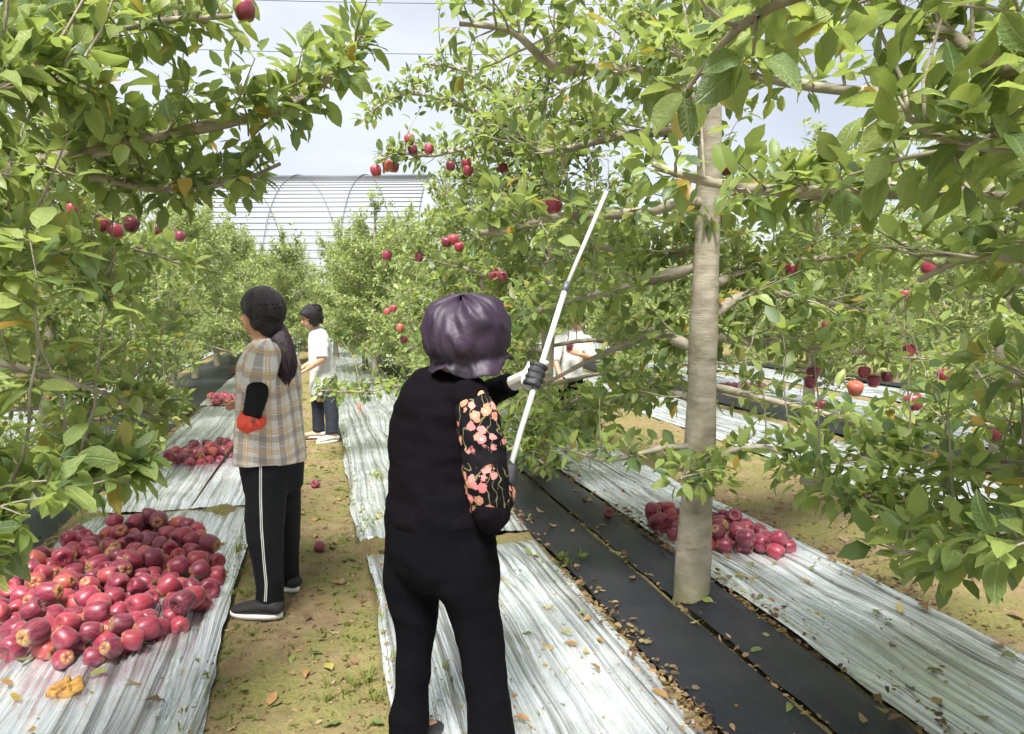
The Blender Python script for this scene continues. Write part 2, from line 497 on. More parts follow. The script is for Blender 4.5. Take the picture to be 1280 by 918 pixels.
for s in FILMS:
    strip('mulch_film', s, film_h, M['film'], 'mulch film', 'silver mulch films along the tree rows', 230 if s[2] < 5 and s[0] < 3 else 80)
for s in FABRICS:
    strip('ground_fabric', s, fabric_h, M['fabric'], 'ground fabric', 'black ground fabrics under the tree rows', 36)


def surf_hv(x, y):
    z = ground_h(x, y)
    for L_, hf in ((FABRICS, fabric_h), (FILMS, film_h)):
        for s in L_:
            k = (x > s[0]) & (x < s[1]) & (y > s[2]) & (y < s[3])
            if k.any(): z[k] = hf(x[k], y[k], s[0], s[1], s[4])
    return z


def surf_h(x, y):
    """top of whatever covers the ground at x, y"""
    for s in FILMS:
        if s[0] < x < s[1] and s[2] < y < s[3]:
            return float(film_h(np.array(x), np.array(y), s[0], s[1], s[4]))
    for s in FABRICS:
        if s[0] < x < s[1] and s[2] < y < s[3]:
            return float(fabric_h(np.array(x), np.array(y), s[0], s[1], s[4]))
    return float(ground_h(np.array([x]), np.array([y]))[0])


def ground_h(x, y):
    h = .012 * vn(x * 2.2, y * 2.2, seed=41) + .012 * vn(x * 6, y * 6, seed=42) + .007 * vn(x * 17, y * 17, seed=43) + .004 * vn(x * 41, y * 41, seed=44)
    m = np.zeros_like(h)
    for s in FILMS + FABRICS:
        mm = np.clip(np.minimum(np.minimum(x - s[0], s[1] - x), np.minimum(y - s[2], s[3] - y)) / .05 + .3, 0, 1)
        m = np.maximum(m, mm)
    return (h - .004) * (1 - m) - .045 * m


gx = np.concatenate([np.linspace(-300, -60, 8)[:-1], np.linspace(-60, -5, 24)[:-1], np.linspace(-5, -2, 50)[:-1], np.linspace(-2, 4.4, 300)[:-1], np.linspace(4.4, 9, 90)[:-1], np.linspace(9, 60, 40)[:-1], np.linspace(60, 300, 8)])
gy = np.concatenate([np.linspace(-60, 1, 20)[:-1], np.linspace(1, 9, 330)[:-1], np.linspace(9, 16, 90)[:-1], np.linspace(16, 60, 40)[:-1], np.linspace(60, 500, 12)])
X, Y = np.meshgrid(gx, gy)
Z = ground_h(X, Y)
I = np.arange(X.size).reshape(X.shape)
ground = mk('ground', np.stack([X, Y, Z], -1).reshape(-1, 3), np.stack([I[:-1, :-1], I[:-1, 1:], I[1:, 1:], I[1:, :-1]], -1).reshape(-1, 4), M['soil'])
tag(ground, kind='structure')

# two soil heaps that weigh the film ends down
for (px, py, rx, ry, hh, lab) in [(275, 642, .17, .13, .05, 'small brown soil heap holding down film beside the largest apple pile'), (110, 655, .16, .2, .05, 'soil patch with weeds on the left film edge beside black fabric'),
                                  (478, 690, .22, .14, .06, 'crumbly soil heap at the film end left of the woman in black')]:
    c = G(px, py)
    n = 26
    V, Fq = [], []
    for i in range(n):
        for j in range(n):
            u, w = i / (n - 1) * 2 - 1, j / (n - 1) * 2 - 1
            x, y = c[0] + u * rx * 1.2, c[1] + w * ry * 1.2
            r = math.hypot(u, w) * 1.15 + .25 * float(vn(u * 2.4, w * 2.4, seed=77 + px))
            z = -.02 + hh * 1.7 * max(0, 1 - r * r) + .014 * float(vn(x * 30, y * 30, seed=3)) * max(0, 1.2 - r) + .01 * float(vn(x * 70, y * 70, seed=4)) * max(0, 1.1 - r)
            V.append((x, y, z))
    I = np.arange(n * n).reshape(n, n)
    o = mk('soil_heap', np.array(V), np.stack([I[:-1, :-1], I[1:, :-1], I[1:, 1:], I[:-1, 1:]], -1).reshape(-1, 4), M['soil'], loc=(c[0], c[1], 0))
    tag(o, lab, 'soil heap', 'soil heaps on the film')

# ------------------------------------------------------------------ leaves
def leaf_template(fine=False, curl=.12, fold=.16, wav=0.0, ph=0.0):
    """an apple leaf along +X, unit length"""
    st = [(.0, .02), (.1, .125), (.28, .225), (.5, .25), (.72, .195), (.88, .1), (1.0, .0)] if fine else [(.0, .0), (.3, .235), (.68, .2), (1.0, .0)]
    V, F = [], []
    rows = []
    for k, (x, w) in enumerate(st):
        z = -curl * x * x + .03 * math.sin(x * 3)
        if w == 0:
            V.append((x, 0, z)); rows.append((len(V) - 1,)); continue
        wv = wav * math.sin(x * 11 + ph)
        V += [(x, w, z + fold * w + wv), (x, 0, z), (x, -w, z + fold * w - wv * .7)]
        rows.append((len(V) - 3, len(V) - 2, len(V) - 1))
    for a, b in zip(rows[:-1], rows[1:]):
        if len(a) == 3 and len(b) == 3: F += [(a[1], b[1], b[0]), (a[1], b[0], a[0]), (a[2], b[2], b[1]), (a[2], b[1], a[1])]
        elif len(a) == 1: F += [(a[0], b[1], b[0]), (a[0], b[2], b[1])]
        else: F += [(a[1], b[0], a[0]), (a[2], b[0], a[1])]
    if fine:      # the leaf stalk
        b = len(V)
        V += [(-.28, .008, -.03), (-.28, -.008, -.03), (.02, .012, 0), (.02, -.012, 0), (-.28, 0, -.045), (.02, 0, -.02)]
        F += [(b, b + 2, b + 3), (b, b + 3, b + 1), (b, b + 4, b + 5), (b, b + 5, b + 2), (b + 1, b + 3, b + 5), (b + 1, b + 5, b + 4)]
    return np.array(V), np.array(F)


LT_COARSE = [leaf_template(False, c, f) for c, f in ((.1, .2), (.25, .3), (-.05, .12))]
LEAF_MESHES = []
for k in range(7):
    v_, f_ = leaf_template(True, [.05, .18, .3, .12, .4, -.06, .22][k], [.25, .35, .18, .45, .3, .2, .5][k], [.02, .035, .05, .015, .03, .05, .025][k], k * 1.3)
    LEAF_MESHES.append(mesh('leaf', v_, f_, M['leaf_near']))
FALLEN_MESHES = []
for k in range(5):
    v_, f_ = leaf_template(True, [.05, -.2, .3, -.1, .15][k], [.3, .2, .6, .45, .8][k], .05, k * 2.1)
    FALLEN_MESHES.append(mesh('fallen_leaf', v_, f_, M['leaf_fallen']))


def frames(d, up):
    """leaf frames: x along d, z near up"""
    d = nrm(d)
    z = up - d * (up * d).sum(-1, keepdims=True)
    z = nrm(z)
    y = np.cross(z, d)
    return np.stack([d, y, z], 1)          # rows are the axes


def leaf_cloud(pos, d, up, size, rs, templates=LT_COARSE):
    """merge many leaves into arrays"""
    VV, FF, b = [], [], 0
    pick = rs.integers(0, len(templates), len(pos))
    R = frames(d, up)
    for k, (tv, tf) in enumerate(templates):
        i = np.where(pick == k)[0]
        if not len(i): continue
        s = size[i]
        w = rs.uniform(.85, 1.15, len(i))
        loc = tv[None] * np.stack([s, s * w, s], -1)[:, None, :]
        V = np.einsum('nvk,nkj->nvj', loc, R[i]) + pos[i][:, None, :]
        m = len(tv)
        FF.append((tf[None] + (np.arange(len(i)) * m + b)[:, None, None]).reshape(-1, 3))
        VV.append(V.reshape(-1, 3)); b += len(i) * m
    return np.vstack(VV), np.vstack(FF)


# ------------------------------------------------------------------ apple trees
KA = None
KEEP = []           # (x0, y0, x1, y1, dmax): sight lines that stay open in the photograph


def blocked(p):
    x, y, z = proj(p)
    global KA
    if KA is None or len(KA) != len(KEEP):
        KA = np.array([tuple(k) + ((0.0,) if len(k) == 5 else ()) for k in KEEP])
    k = KA.T[:, :, None]
    hit = ((x > k[0]) & (x < k[2]) & (y > k[1]) & (y < k[3]) & (z < k[4]) & (z > k[5])).any(0)
    return hit | ((z < .8) & (z > -0.2) & (np.abs(x - 640) < 1500))


def tubes(polys, n):
    """polys: list of (pts, radii) -> arrays of quads"""
    VV, FF, b = [], [], 0
    th = np.linspace(0, 2 * np.pi, n, endpoint=False)
    for pts, r in polys:
        pts = np.asarray(pts, float); m = len(pts)
        r = np.asarray(r, float) * np.ones(m)
        t = nrm(np.gradient(pts, axis=0))
        ref = np.array([0, 0, 1.]) if abs(t[0][2]) < .9 else np.array([1., 0, 0])
        x = nrm(np.cross(t, ref)); y = np.cross(t, x)
        V = pts[:, None, :] + (np.cos(th)[None, :, None] * x[:, None, :] + np.sin(th)[None, :, None] * y[:, None, :]) * r[:, None, None]
        I = np.arange(m * n).reshape(m, n) + b
        J = np.roll(I, -1, 1)
        FF.append(np.stack([I[:-1], J[:-1], J[1:], I[1:]], -1).reshape(-1, 4))
        VV.append(V.reshape(-1, 3)); b += m * n
    return np.vstack(VV), np.vstack(FF)


UPV = np.array([0, 0, 1.0])


class Tree:
    def __init__(s, seed, base, prune, leaf=.088):
        s.rs = np.random.default_rng(seed); s.base = np.array(base, float); s.prune = prune
        s.leaf = leaf; s.trunk = None; s.limbs = []; s.lp, s.ld, s.lu, s.ls = [], [], [], []; s.nodes = []

    def add_leaves(s, p, d, up, size):
        p = np.asarray(p)
        if s.prune:
            k = ~blocked(p + nrm(d) * size[:, None] * .5)
            p, d, up, size = p[k], d[k], up[k], size[k]
        if len(p):
            s.lp.append(p); s.ld.append(d); s.lu.append(up); s.ls.append(size)

    def rosette(s, c, d, n, sc=1.0):
        rs = s.rs
        a = rs.uniform(0, 6.28) + np.arange(n) * 2.4
        ref = UPV if abs(d[2]) < .9 else np.array([1., 0, 0])
        x = nrm(np.cross(d, ref)); y = np.cross(d, x)
        out = np.cos(a)[:, None] * x + np.sin(a)[:, None] * y
        ld = nrm(out + d * rs.uniform(.1, 1.0, (n, 1)) + np.array([0, 0, -.05]))
        up = UPV + rs.normal(0, .45, (n, 3)) + d * .3
        s.add_leaves(c + ld * .03 + rs.normal(0, .008, (n, 3)), ld, up, s.leaf * sc * rs.uniform(.7, 1.25, n))

    def shoot(s, c, d, L, r, polys, sub=True, dens=1.0, up=.25):
        rs = s.rs
        k = max(4, int(L / .09))
        pts = [np.array(c)]
        dd = nrm(d)
        for i in range(k):
            dd = nrm(dd + rs.normal(0, .13, 3) + np.array([0, 0, up * .25]))
            pts.append(pts[-1] + dd * L / k)
        pts = np.array(pts)
        if s.prune and blocked(pts[len(pts) // 2:]).mean() > .3:
            return
        polys.append((pts, np.linspace(r, r * .4, len(pts))))
        s.nodes.append(pts[::2])
        n = max(2, int(L / .042 * dens))
        tt = np.linspace(.12, 1, n)
        idx = tt * (len(pts) - 1); i0 = np.minimum(idx.astype(int), len(pts) - 2); fr = (idx - i0)[:, None]
        p = pts[i0] * (1 - fr) + pts[i0 + 1] * fr
        t = nrm(pts[i0 + 1] - pts[i0])
        a = rs.uniform(0, 6.28) + np.arange(n) * 2.4
        x = nrm(np.cross(t, UPV + .01)); y = np.cross(t, x)
        out = np.cos(a)[:, None] * x + np.sin(a)[:, None] * y
        ld = nrm(out * .9 + t * rs.uniform(.2, .9, (n, 1)) + np.array([0, 0, -.08]))
        s.add_leaves(p + ld * .02, ld, UPV + rs.normal(0, .4, (n, 3)), s.leaf * rs.uniform(.65, 1.2, n))
        s.rosette(pts[-1], t[-1], 5)
        if sub and L > .26:
            for q in range(1 + int(L > .42)):
                j = rs.integers(1, len(pts) - 1)
                sd_ = nrm(np.cross(dd, UPV) * rs.choice([-1, 1]) + dd * .6 + np.array([0, 0, rs.uniform(-.2, .5)]))
                s.shoot(pts[j], sd_, L * rs.uniform(.35, .6), r * .6, polys, False, dens, up)

    def limb(s, pts, r0, r1, shoots=1.0, dens=1.0, smin=.14, smax=.5, spurs=1.0, start=.12, bare=False, water=.12):
        """one limb with its side shoots and leaf spurs"""
        rs = s.rs
        pts = np.asarray(pts, float)
        n = len(pts)
        seg = np.linalg.norm(np.diff(pts, axis=0), axis=1); L = seg.sum()
        polys = [(pts, np.linspace(r0, r1, n) * (1 + .1 * rs.normal(0, 1, n)))]
        s.nodes.append(pts)
        tan = nrm(np.gradient(pts, axis=0))
        if not bare:
            m = int(L / .075 * shoots)
            for q in range(m):
                t = start + (1 - start) * (q + rs.uniform(0, 1)) / m
                i = min(int(t * (n - 1)), n - 2)
                d0 = tan[i]
                sd_ = np.cross(d0, UPV) * (1 if q % 2 else -1)
                if rs.uniform() < water:
                    s.shoot(pts[i], nrm(UPV + d0 * .2 + rs.normal(0, .12, 3)), rs.uniform(.3, .75), .0055, polys, False, dens * .75, .3)
                else:
                    dv = nrm(sd_ + d0 * rs.uniform(.1, .9) + UPV * rs.uniform(-.35, .75))
                    s.shoot(pts[i], dv, rs.uniform(smin, smax) * (1.1 - .45 * t), .0055, polys, True, dens)
            for q in range(int(L / .06 * spurs)):
                t = start * .6 + (1 - start * .6) * rs.uniform()
                i = min(int(t * (n - 1)), n - 2)
                dv = nrm(rs.normal(0, 1, 3) + UPV * .5)
                e = pts[i] + dv * rs.uniform(.02, .08)
                if s.prune and blocked(e[None])[0]: continue
                polys.append((np.array([pts[i], (pts[i] + e) / 2, e]), [.005, .004, .003]))
                s.rosette(e, dv, int(rs.integers(4, 8)))
            s.rosette(pts[-1], tan[-1], 7)
        s.limbs.append(polys)

    def auto(s, nl=13, height=3.6, az_ok=None, shoots=1.0, dens=1.0, reach=1.35, h0=.75):
        rs = s.rs
        a0 = rs.uniform(0, 6.28)
        tp, tr = s.trunk
        for i in range(nl):
            fr = i / (nl - 1)
            h = h0 + (height - .95 - h0) * fr + rs.uniform(-.08, .08)
            az = a0 + i * 2.4 + rs.uniform(-.3, .3)
            if az_ok is not None and not az_ok(az, h): continue
            L = (reach * (1 - .55 * fr ** 1.3)) * rs.uniform(.85, 1.1) * (.82 if h < 1.1 else 1)
            el = math.radians(8 + 42 * fr ** 1.5 + rs.uniform(-6, 8))
            k = int(np.argmin(np.abs(tp[:, 2] - h - s.base[2])))
            c = tp[k]
            d = np.array([math.cos(az) * math.cos(el), math.sin(az) * math.cos(el), math.sin(el)])
            m = 9
            pts = [c]
            for q in range(m):
                d = nrm(d + rs.normal(0, .09, 3) + np.array([0, 0, -.03 + .015 * q]))
                pts.append(pts[-1] + d * L / m)
            s.limb(spline(pts, 16), tr[k] * .42, .008, shoots, dens)
        c = tp[-1]
        s.limb(np.array([c, c + (rs.uniform(-.05, .05), rs.uniform(-.05, .05), .3), c + (rs.uniform(-.1, .1), rs.uniform(-.1, .1), .6)]), .018, .006, 1.3, dens, start=0)

    def make_trunk(s, top, r0=.085, r1=.03, wob=.05, pts=None):
        rs = s.rs
        if pts is None:
            m = 9
            z = np.linspace(-.06, top, m)
            ph = rs.uniform(0, 6.28, 2)
            pts = np.stack([s.base[0] + wob * np.sin(z * 1.3 + ph[0]) - wob * math.sin(ph[0]), s.base[1] + wob * np.sin(z * 1.1 + ph[1]) - wob * math.sin(ph[1]), s.base[2] + z], -1)
        p = spline(pts, 64)
        h = np.linspace(0, 1, 64)
        r = (r0 * (1 - h) + r1 * h) * (1 + .35 * np.exp(-h * 28)) * (1 + .04 * vn(h * 14, h * 0, seed=int(rs.integers(1e6))))
        s.trunk = (p, r)

    def leaves(s):
        return np.vstack(s.lp), np.vstack(s.ld), np.vstack(s.lu), np.concatenate(s.ls)

    def build(s, label, group, near=0, mat='leaf', name='apple_tree'):
        root = empty(name, s.base)
        tag(root, label, 'tree', group)
        p, r = s.trunk
        m = 20
        th = np.linspace(0, 2 * np.pi, m, endpoint=False)
        V = []
        sdd = int(s.rs.integers(1e6))
        for a, b in zip(p, r):
            k = 1 + .10 * vn(np.cos(th) * 1.5 + 3, np.sin(th) * 1.5 + a[2] * 2.2, seed=sdd) + .03 * vn(np.cos(th) * 4, np.sin(th) * 4 + a[2] * 9, seed=sdd + 1)
            for (kz, ka, kamp, kw) in getattr(s, 'knots', ()):
                k = k + kamp * np.exp(-((a[2] - kz) / kw) ** 2 - ((np.angle(np.exp(1j * (th - ka)))) / .45) ** 2)
            V.append(np.stack([a[0] + np.cos(th) * b * k, a[1] + np.sin(th) * b * k, np.full(m, a[2])], -1))
        V = np.vstack(V)
        I = np.arange(len(p) * m).reshape(-1, m); J = np.roll(I, -1, 1)
        mk('trunk', V, np.stack([I[:-1], J[:-1], J[1:], I[1:]], -1).reshape(-1, 4), M['bark'], root)
        for polys in s.limbs:
            v1, f1 = tubes(polys[:1], 10)
            if len(polys) > 1:
                v2, f2 = tubes(polys[1:], 4)
                v1, f1 = np.vstack([v1, v2]), np.vstack([f1, f2 + len(v1)])
            mk('limb', v1, f1, M['twig'] if polys[0][1][0] < .02 else M['bark'], root)
        lp, ld, lu, ls = s.leaves()
        sel = np.array([], int)
        if near:
            x, y, z = proj(lp)
            inside = (x > -40) & (x < 1320) & (y > -40) & (y < 958) & (z > .3)
            score = np.where(inside, ls / np.maximum(z, .3), 0)
            sel = np.argsort(-score)[:near]
            sel = sel[score[sel] > 0]
        rest = np.setdiff1d(np.arange(len(lp)), sel)
        V, Fq = leaf_cloud(lp[rest], ld[rest], lu[rest], ls[rest], s.rs)
        crown = mk('crown', V, Fq, M[mat], root)
        tag(crown, kind='stuff')
        if len(sel):
            R = frames(ld[sel], lu[sel])
            b = wloc(root)
            for i, q in enumerate(sel):
                o = bpy.data.objects.new('leaf', LEAF_MESHES[int(s.rs.integers(len(LEAF_MESHES)))])
                COL.objects.link(o); o.parent = crown
                ax = R[i] * ls[q]
                ax[1] *= s.rs.uniform(.88, 1.18)
                mm = Matrix(((ax[0][0], ax[1][0], ax[2][0], lp[q][0] - b[0]), (ax[0][1], ax[1][1], ax[2][1], lp[q][1] - b[1]), (ax[0][2], ax[1][2], ax[2][2], lp[q][2] - b[2]), (0, 0, 0, 1)))
                o.matrix_basis = mm
        return root


def copy_tree(root, loc, rz, sc, label, group):
    r = root.copy(); COL.objects.link(r)
    r.location = loc; r.rotation_euler = (0, 0, rz); r.scale = (sc,) * 3
    r['label'] = label; r['group'] = group
    for ch in root.children:
        c = ch.copy(); COL.objects.link(c); c.parent = r
    return r


# sight lines the orchard workers keep cut back (rectangles of the photograph, nearer than dmax)
KEEP += [(476, 366, 700, 930, 2.8), (628, 236, 762, 620, 2.75), (290, 362, 384, 790, 4.2), (384, 384, 425, 462, 8.4), (384, 520, 430, 560, 8.4),
         (30, 632, 300, 930, 6.0), (205, 532, 302, 590, 7.6), (240, 470, 302, 505, 12.),
         (384, 0, 436, 215, 60., 3.4), (436, 0, 545, 72, 60., 3.4), (490, 0, 545, 110, 3.4), (340, 190, 470, 285, 60.), (300, 600, 640, 930, 12.), (430, 520, 480, 660, 12.),
         (836, 410, 905, 560, 3.8), (836, 632, 900, 770, 3.8), (872, 168, 898, 262, 3.7),
         (640, 600, 800, 930, 6.0), (800, 640, 935, 930, 3.8), (930, 765, 1290, 930, 12.), (800, 622, 990, 710, 4.1), (700, 690, 1010, 930, 5.),
         (676, 412, 748, 478, 9.0), (700, 474, 722, 515, 6.0), (690, 590, 800, 640, 4.), (900, 700, 1120, 930, 5.)]

# apples still hanging: (x, y, depth) read from the photograph
HANG = [(306, 14, 2.75), (128, 282, 4.5), (145, 290, 4.5), (164, 281, 4.9), (197, 287, 5.2), (225, 296, 5.6), (305, 258, 9), (312, 266, 9), (330, 265, 9), (318, 262, 9.2),
        (512, 175, 5.9), (536, 187, 5.9), (516, 188, 6.0), (485, 208, 6), (492, 209, 6), (470, 214, 6.2), (583, 205, 6.2), (585, 214, 6.2), (629, 211, 6.1), (563, 208, 6.3),
        (558, 303, 6.2), (567, 300, 6.2), (574, 309, 6.2), (524, 322, 6.6), (484, 320, 6.8), (622, 340, 6), (628, 346, 6), (618, 346, 6.1), (420, 275, 11.5), (446, 280, 11.5), (406, 246, 12.5), (413, 258, 12.5), (424, 258, 12.5), (465, 270, 11),
        (484, 390, 8.5), (492, 386, 8.5), (440, 420, 9.5), (431, 426, 9.5), (446, 412, 9.5), (420, 430, 10.5), (500, 410, 8.6), (505, 425, 8.6),
        (910, 210, 3.95), (692, 258, 3.5), (989, 338, 5.2), (1160, 334, 4.6), (1033, 408, 5.8), (938, 421, 6.4), (956, 437, 6.6), (928, 434, 7), (1016, 467, 5.2), (1013, 478, 5.2), (990, 470, 6), (1080, 466, 4.3), (1069, 486, 3.95),
        (1092, 477, 4.6), (1109, 472, 4.8), (1137, 438, 5.0), (1142, 503, 4.4), (1027, 508, 5), (1132, 368, 6.2), (1245, 540, 4), (1265, 505, 4.3), (1180, 470, 5.6), (90, 262, 5.3), (60, 500, 6.0), (118, 508, 6.6)]
KEEP += [(x - 460 * .085 / d, y - 460 * .07 / d, x + 460 * .085 / d, y + 460 * .1 / d, d - .02) for x, y, d in HANG]

def LP(*q, n=18):
    return spline([P(*a) for a in q], n)


ROWS_L, ROWS_R, ROW2, ROW3, ROW4, ROWLL = 'apple trees of the row left of the dirt path', 'apple trees of the row right of the dirt path', 'apple trees of the second row on the right', 'apple trees of the third row on the right', 'apple trees of the farthest rows on the right', 'apple trees beyond the left row'
TREES = []

# the tree with the bare pale trunk
b = G(865, 750)
T = Tree(101, b, True, .083)
T.make_trunk(3, .098, .04, pts=[b + (0, 0, -.06), P(865, 735, 3.83), P(869, 640, 3.79), P(877, 500, 3.73), P(882, 330, 3.68), P(886, 200, 3.64), P(890, 60, 3.58), P(893, -60, 3.52)])
T.knots = [(.93, 4.4, .28, .05), (1.33, 5.2, .14, .05), (.45, 3.6, .12, .06), (1.75, 4.7, .2, .05), (.06, 4.5, .15, .08)]
T.limb(LP((885, 268, 3.68), (868, 252, 3.62), (800, 266, 3.5), (740, 270, 3.4), (690, 272, 3.3), (640, 288, 3.2), (596, 291, 3.15)), .03, .012, .9, 1.0)
T.limb(LP((884, 300, 3.7), (930, 240, 3.75), (1050, 240, 3.9), (1190, 238, 4.0)), .032, .02, 1.0)
T.limb(LP((880, 400, 3.7), (940, 366, 3.9), (1010, 374, 4.1), (1090, 390, 4.3)), .034, .012, 1.0)
T.limb(LP((888, 140, 3.6), (800, 90, 3.4), (700, 85, 3.1), (640, 40, 2.9), (575, 30, 2.8)), .03, .008, 1.0)
T.limb(LP((888, 160, 3.6), (780, 170, 3.9), (680, 190, 4.3), (640, 160, 4.6)), .03, .01, 1.1)
T.limb(LP((876, 560, 3.75), (830, 560, 3.7), (760, 575, 3.75), (700, 560, 3.9)), .02, .008, .8, .9, .1, .28)
T.limb(LP((872, 600, 3.78), (900, 570, 3.6), (960, 560, 3.5), (1010, 590, 3.4)), .02, .008, .9, .9, .1, .3)
T.limb(LP((878, 480, 3.72), (960, 500, 3.9), (1040, 520, 4.0), (1120, 545, 4.1)), .022, .008, .7, .8, .1, .32)
T.limb(LP((884, 330, 3.68), (780, 360, 3.9), (700, 380, 4.2), (650, 400, 4.4)), .03, .01, 1.0)
T.limb(LP((890, 60, 3.58), (960, 20, 3.7), (1060, 20, 3.8), (1150, -20, 3.9)), .025, .008, 1.0)
T.limb(LP((892, 0, 3.55), (820, -30, 3.5), (720, -20, 3.4), (640, -60, 3.4)), .022, .008, 1.0)
T.limb(LP((890, 70, 3.58), (860, 50, 4.1), (800, 40, 4.6), (760, 60, 4.9)), .022, .008, 1.0)
T.limb(LP((870, 610, 3.78), (868, 600, 3.65), (862, 590, 3.5), (850, 600, 3.4)), .012, .005, 1.2, 1.0, .08, .2)
T.limb(LP((880, 440, 3.72), (820, 420, 3.9), (760, 440, 4.2), (700, 470, 4.5), (650, 500, 4.7)), .026, .008, 1.2, 1.0, .12, .42)
T.limb(LP((878, 500, 3.73), (820, 490, 4.1), (770, 500, 4.5), (720, 520, 4.8)), .024, .008, 1.2, 1.0, .12, .4)
T.limb(LP((882, 360, 3.7), (960, 330, 4.2), (1060, 320, 4.6), (1150, 300, 4.9)), .028, .008, 1.2)
T.limb(LP((880, 420, 3.7), (960, 430, 4.3), (1060, 440, 4.7), (1160, 450, 4.9)), .026, .008, 1.1)
T.limb(LP((884, 310, 3.68), (820, 320, 4.0), (740, 310, 4.4), (680, 330, 4.7)), .026, .008, 1.2)
TREES.append(T)
T.build('apple tree with bare pale trunk rising from black ground fabric', ROWS_R, 300)

# the tree beside the camera on the right: only its limbs reach into view
b = np.array([1.85, .6, 0])
T = Tree(202, b, True, .083)
T.make_trunk(3.1, .1, .04)
def NR(z): return np.array([1.85, .6, z])
T.limb(spline([NR(1.75), P(1420, 250, 1.7), P(1190, 238, 1.95), P(1060, 240, 2.1), P(960, 238, 2.2), P(870, 224, 2.25), P(815, 205, 2.25)], 22), .034, .009, .8, .9, .12, .36)
T.limb(spline([NR(2.0), P(1380, 100, 1.9), P(1170, 121, 2.3), P(1000, 106, 2.6), P(900, 86, 2.75), P(820, 60, 2.8)], 22), .03, .008, .85, .9, .12, .36)
T.limb(spline([NR(2.15), P(1500, 20, 1.3), P(1280, 88, 1.4), P(1180, 40, 1.5), P(1080, 10, 1.6)], 18), .03, .008, .7, .8, .12, .34)
T.limb(spline([NR(2.1), P(1300, -60, 1.2), P(1050, -20, 1.2), P(930, 30, 1.3), P(860, 110, 1.4)], 18), .018, .005, .45, .8, .1, .26, .5)
T.limb(spline([NR(.62), P(1460, 690, 1.9), P(1280, 652, 2.3), P(1190, 640, 2.5), P(1130, 648, 2.6), P(1095, 632, 2.7), P(1000, 600, 2.75)], 22), .036, .01, .9, .95, .1, .34)
T.limb(spline([NR(.75), P(1500, 640, 1.3), P(1330, 670, 1.6), P(1200, 690, 1.9), P(1110, 690, 2.1)], 18), .022, .006, .75, .9, .1, .24)
T.limb(spline([NR(.7), P(1480, 600, 1.9), P(1300, 590, 2.4), P(1180, 580, 2.8), P(1060, 575, 3.0), P(980, 590, 3.05)], 22), .026, .008, 1.1, 1.0, .1, .36)
T.limb(spline([NR(.8), P(1460, 560, 2.1), P(1300, 540, 2.7), P(1200, 530, 3.2), P(1120, 540, 3.5)], 18), .024, .008, 1.1, 1.0, .1, .36)
T.limb(spline([NR(.65), P(1450, 720, 1.7), P(1310, 700, 2.0), P(1230, 705, 2.2), P(1170, 700, 2.3)], 16), .018, .006, 1.1, 1.0, .1, .26)
T.limb(spline([NR(1.3), P(1500, 380, 1.3), P(1330, 330, 1.6), P(1220, 320, 1.9), P(1150, 350, 2.1)], 18), .026, .008, .8, .95, .1, .34)
T.limb(spline([NR(1.2), P(1500, 520, 1.5), P(1340, 480, 1.9), P(1240, 480, 2.3)], 18), .022, .008, .7, .9, .1, .3)
T.limb(spline([NR(1.6), P(1300, 190, 1.3), P(1200, 180, 1.45), P(1120, 140, 1.5)], 14), .02, .006, .7, .9, .1, .3)
T.auto(7, 3.4, lambda az, h: math.sin(az) < -.1 or math.cos(az) > .6, 1.0)
TREES.append(T)
T.build('apple tree whose large leafy boughs hang over the nearer end of the right row', ROWS_R, 300)

# the tree left of the path whose thick bough reaches over it
b = np.array([-2.3, 4.3, 0])
T = Tree(303, b, True, .09)
T.make_trunk(3.2, .09, .035)
def NL(z): return np.array([-2.3, 4.3, z])
T.limb(spline([NL(1.75), P(-120, 232, 3.1), P(0, 215, 2.85), P(100, 192, 2.75), P(190, 172, 2.75), P(300, 150, 2.8), P(365, 130, 2.85), P(425, 85, 2.9), P(452, 45, 2.9)], 26), .04, .006, 1.0, 1.0, .12, .4)
T.limb(spline([NL(1.7), P(-60, 215, 3.1), P(90, 216, 2.9), P(190, 236, 2.9), P(300, 225, 3.0), P(350, 205, 3.1)], 20), .026, .007, 1.0, 1.0, .12, .36)
T.limb(spline([NL(2.2), P(-60, 100, 2.9), P(60, 60, 2.6), P(180, 30, 2.5), P(290, 20, 2.6)], 20), .03, .008, 1.0, .95, .14, .42)
T.limb(spline([NL(2.4), P(0, 20, 3.2), P(120, 0, 3.1), P(240, -30, 3.1)], 16), .026, .008, 1.0)
T.limb(spline([NL(1.3), P(-40, 330, 3.2), P(60, 340, 3.1), P(150, 380, 3.2)], 16), .026, .008, 1.0)
T.limb(spline([NL(1.0), P(-60, 450, 3.4), P(60, 470, 3.4), P(150, 500, 3.5), P(190, 520, 3.6)], 16), .022, .007, .9, .9, .1, .35)
T.limb(spline([NL(1.5), P(-20, 280, 3.6), P(120, 300, 3.9), P(230, 330, 4.3)], 16), .028, .008, 1.1)
T.limb(spline([NL(1.9), P(20, 200, 3.9), P(150, 190, 4.2), P(250, 170, 4.5)], 16), .028, .008, 1.1)
T.auto(9, 3.7, lambda az, h: math.cos(az) < .45, 1.0)
TREES.append(T)
T.build('apple tree with thick bough of apples and leaves stretched over the left film', ROWS_L, 300)

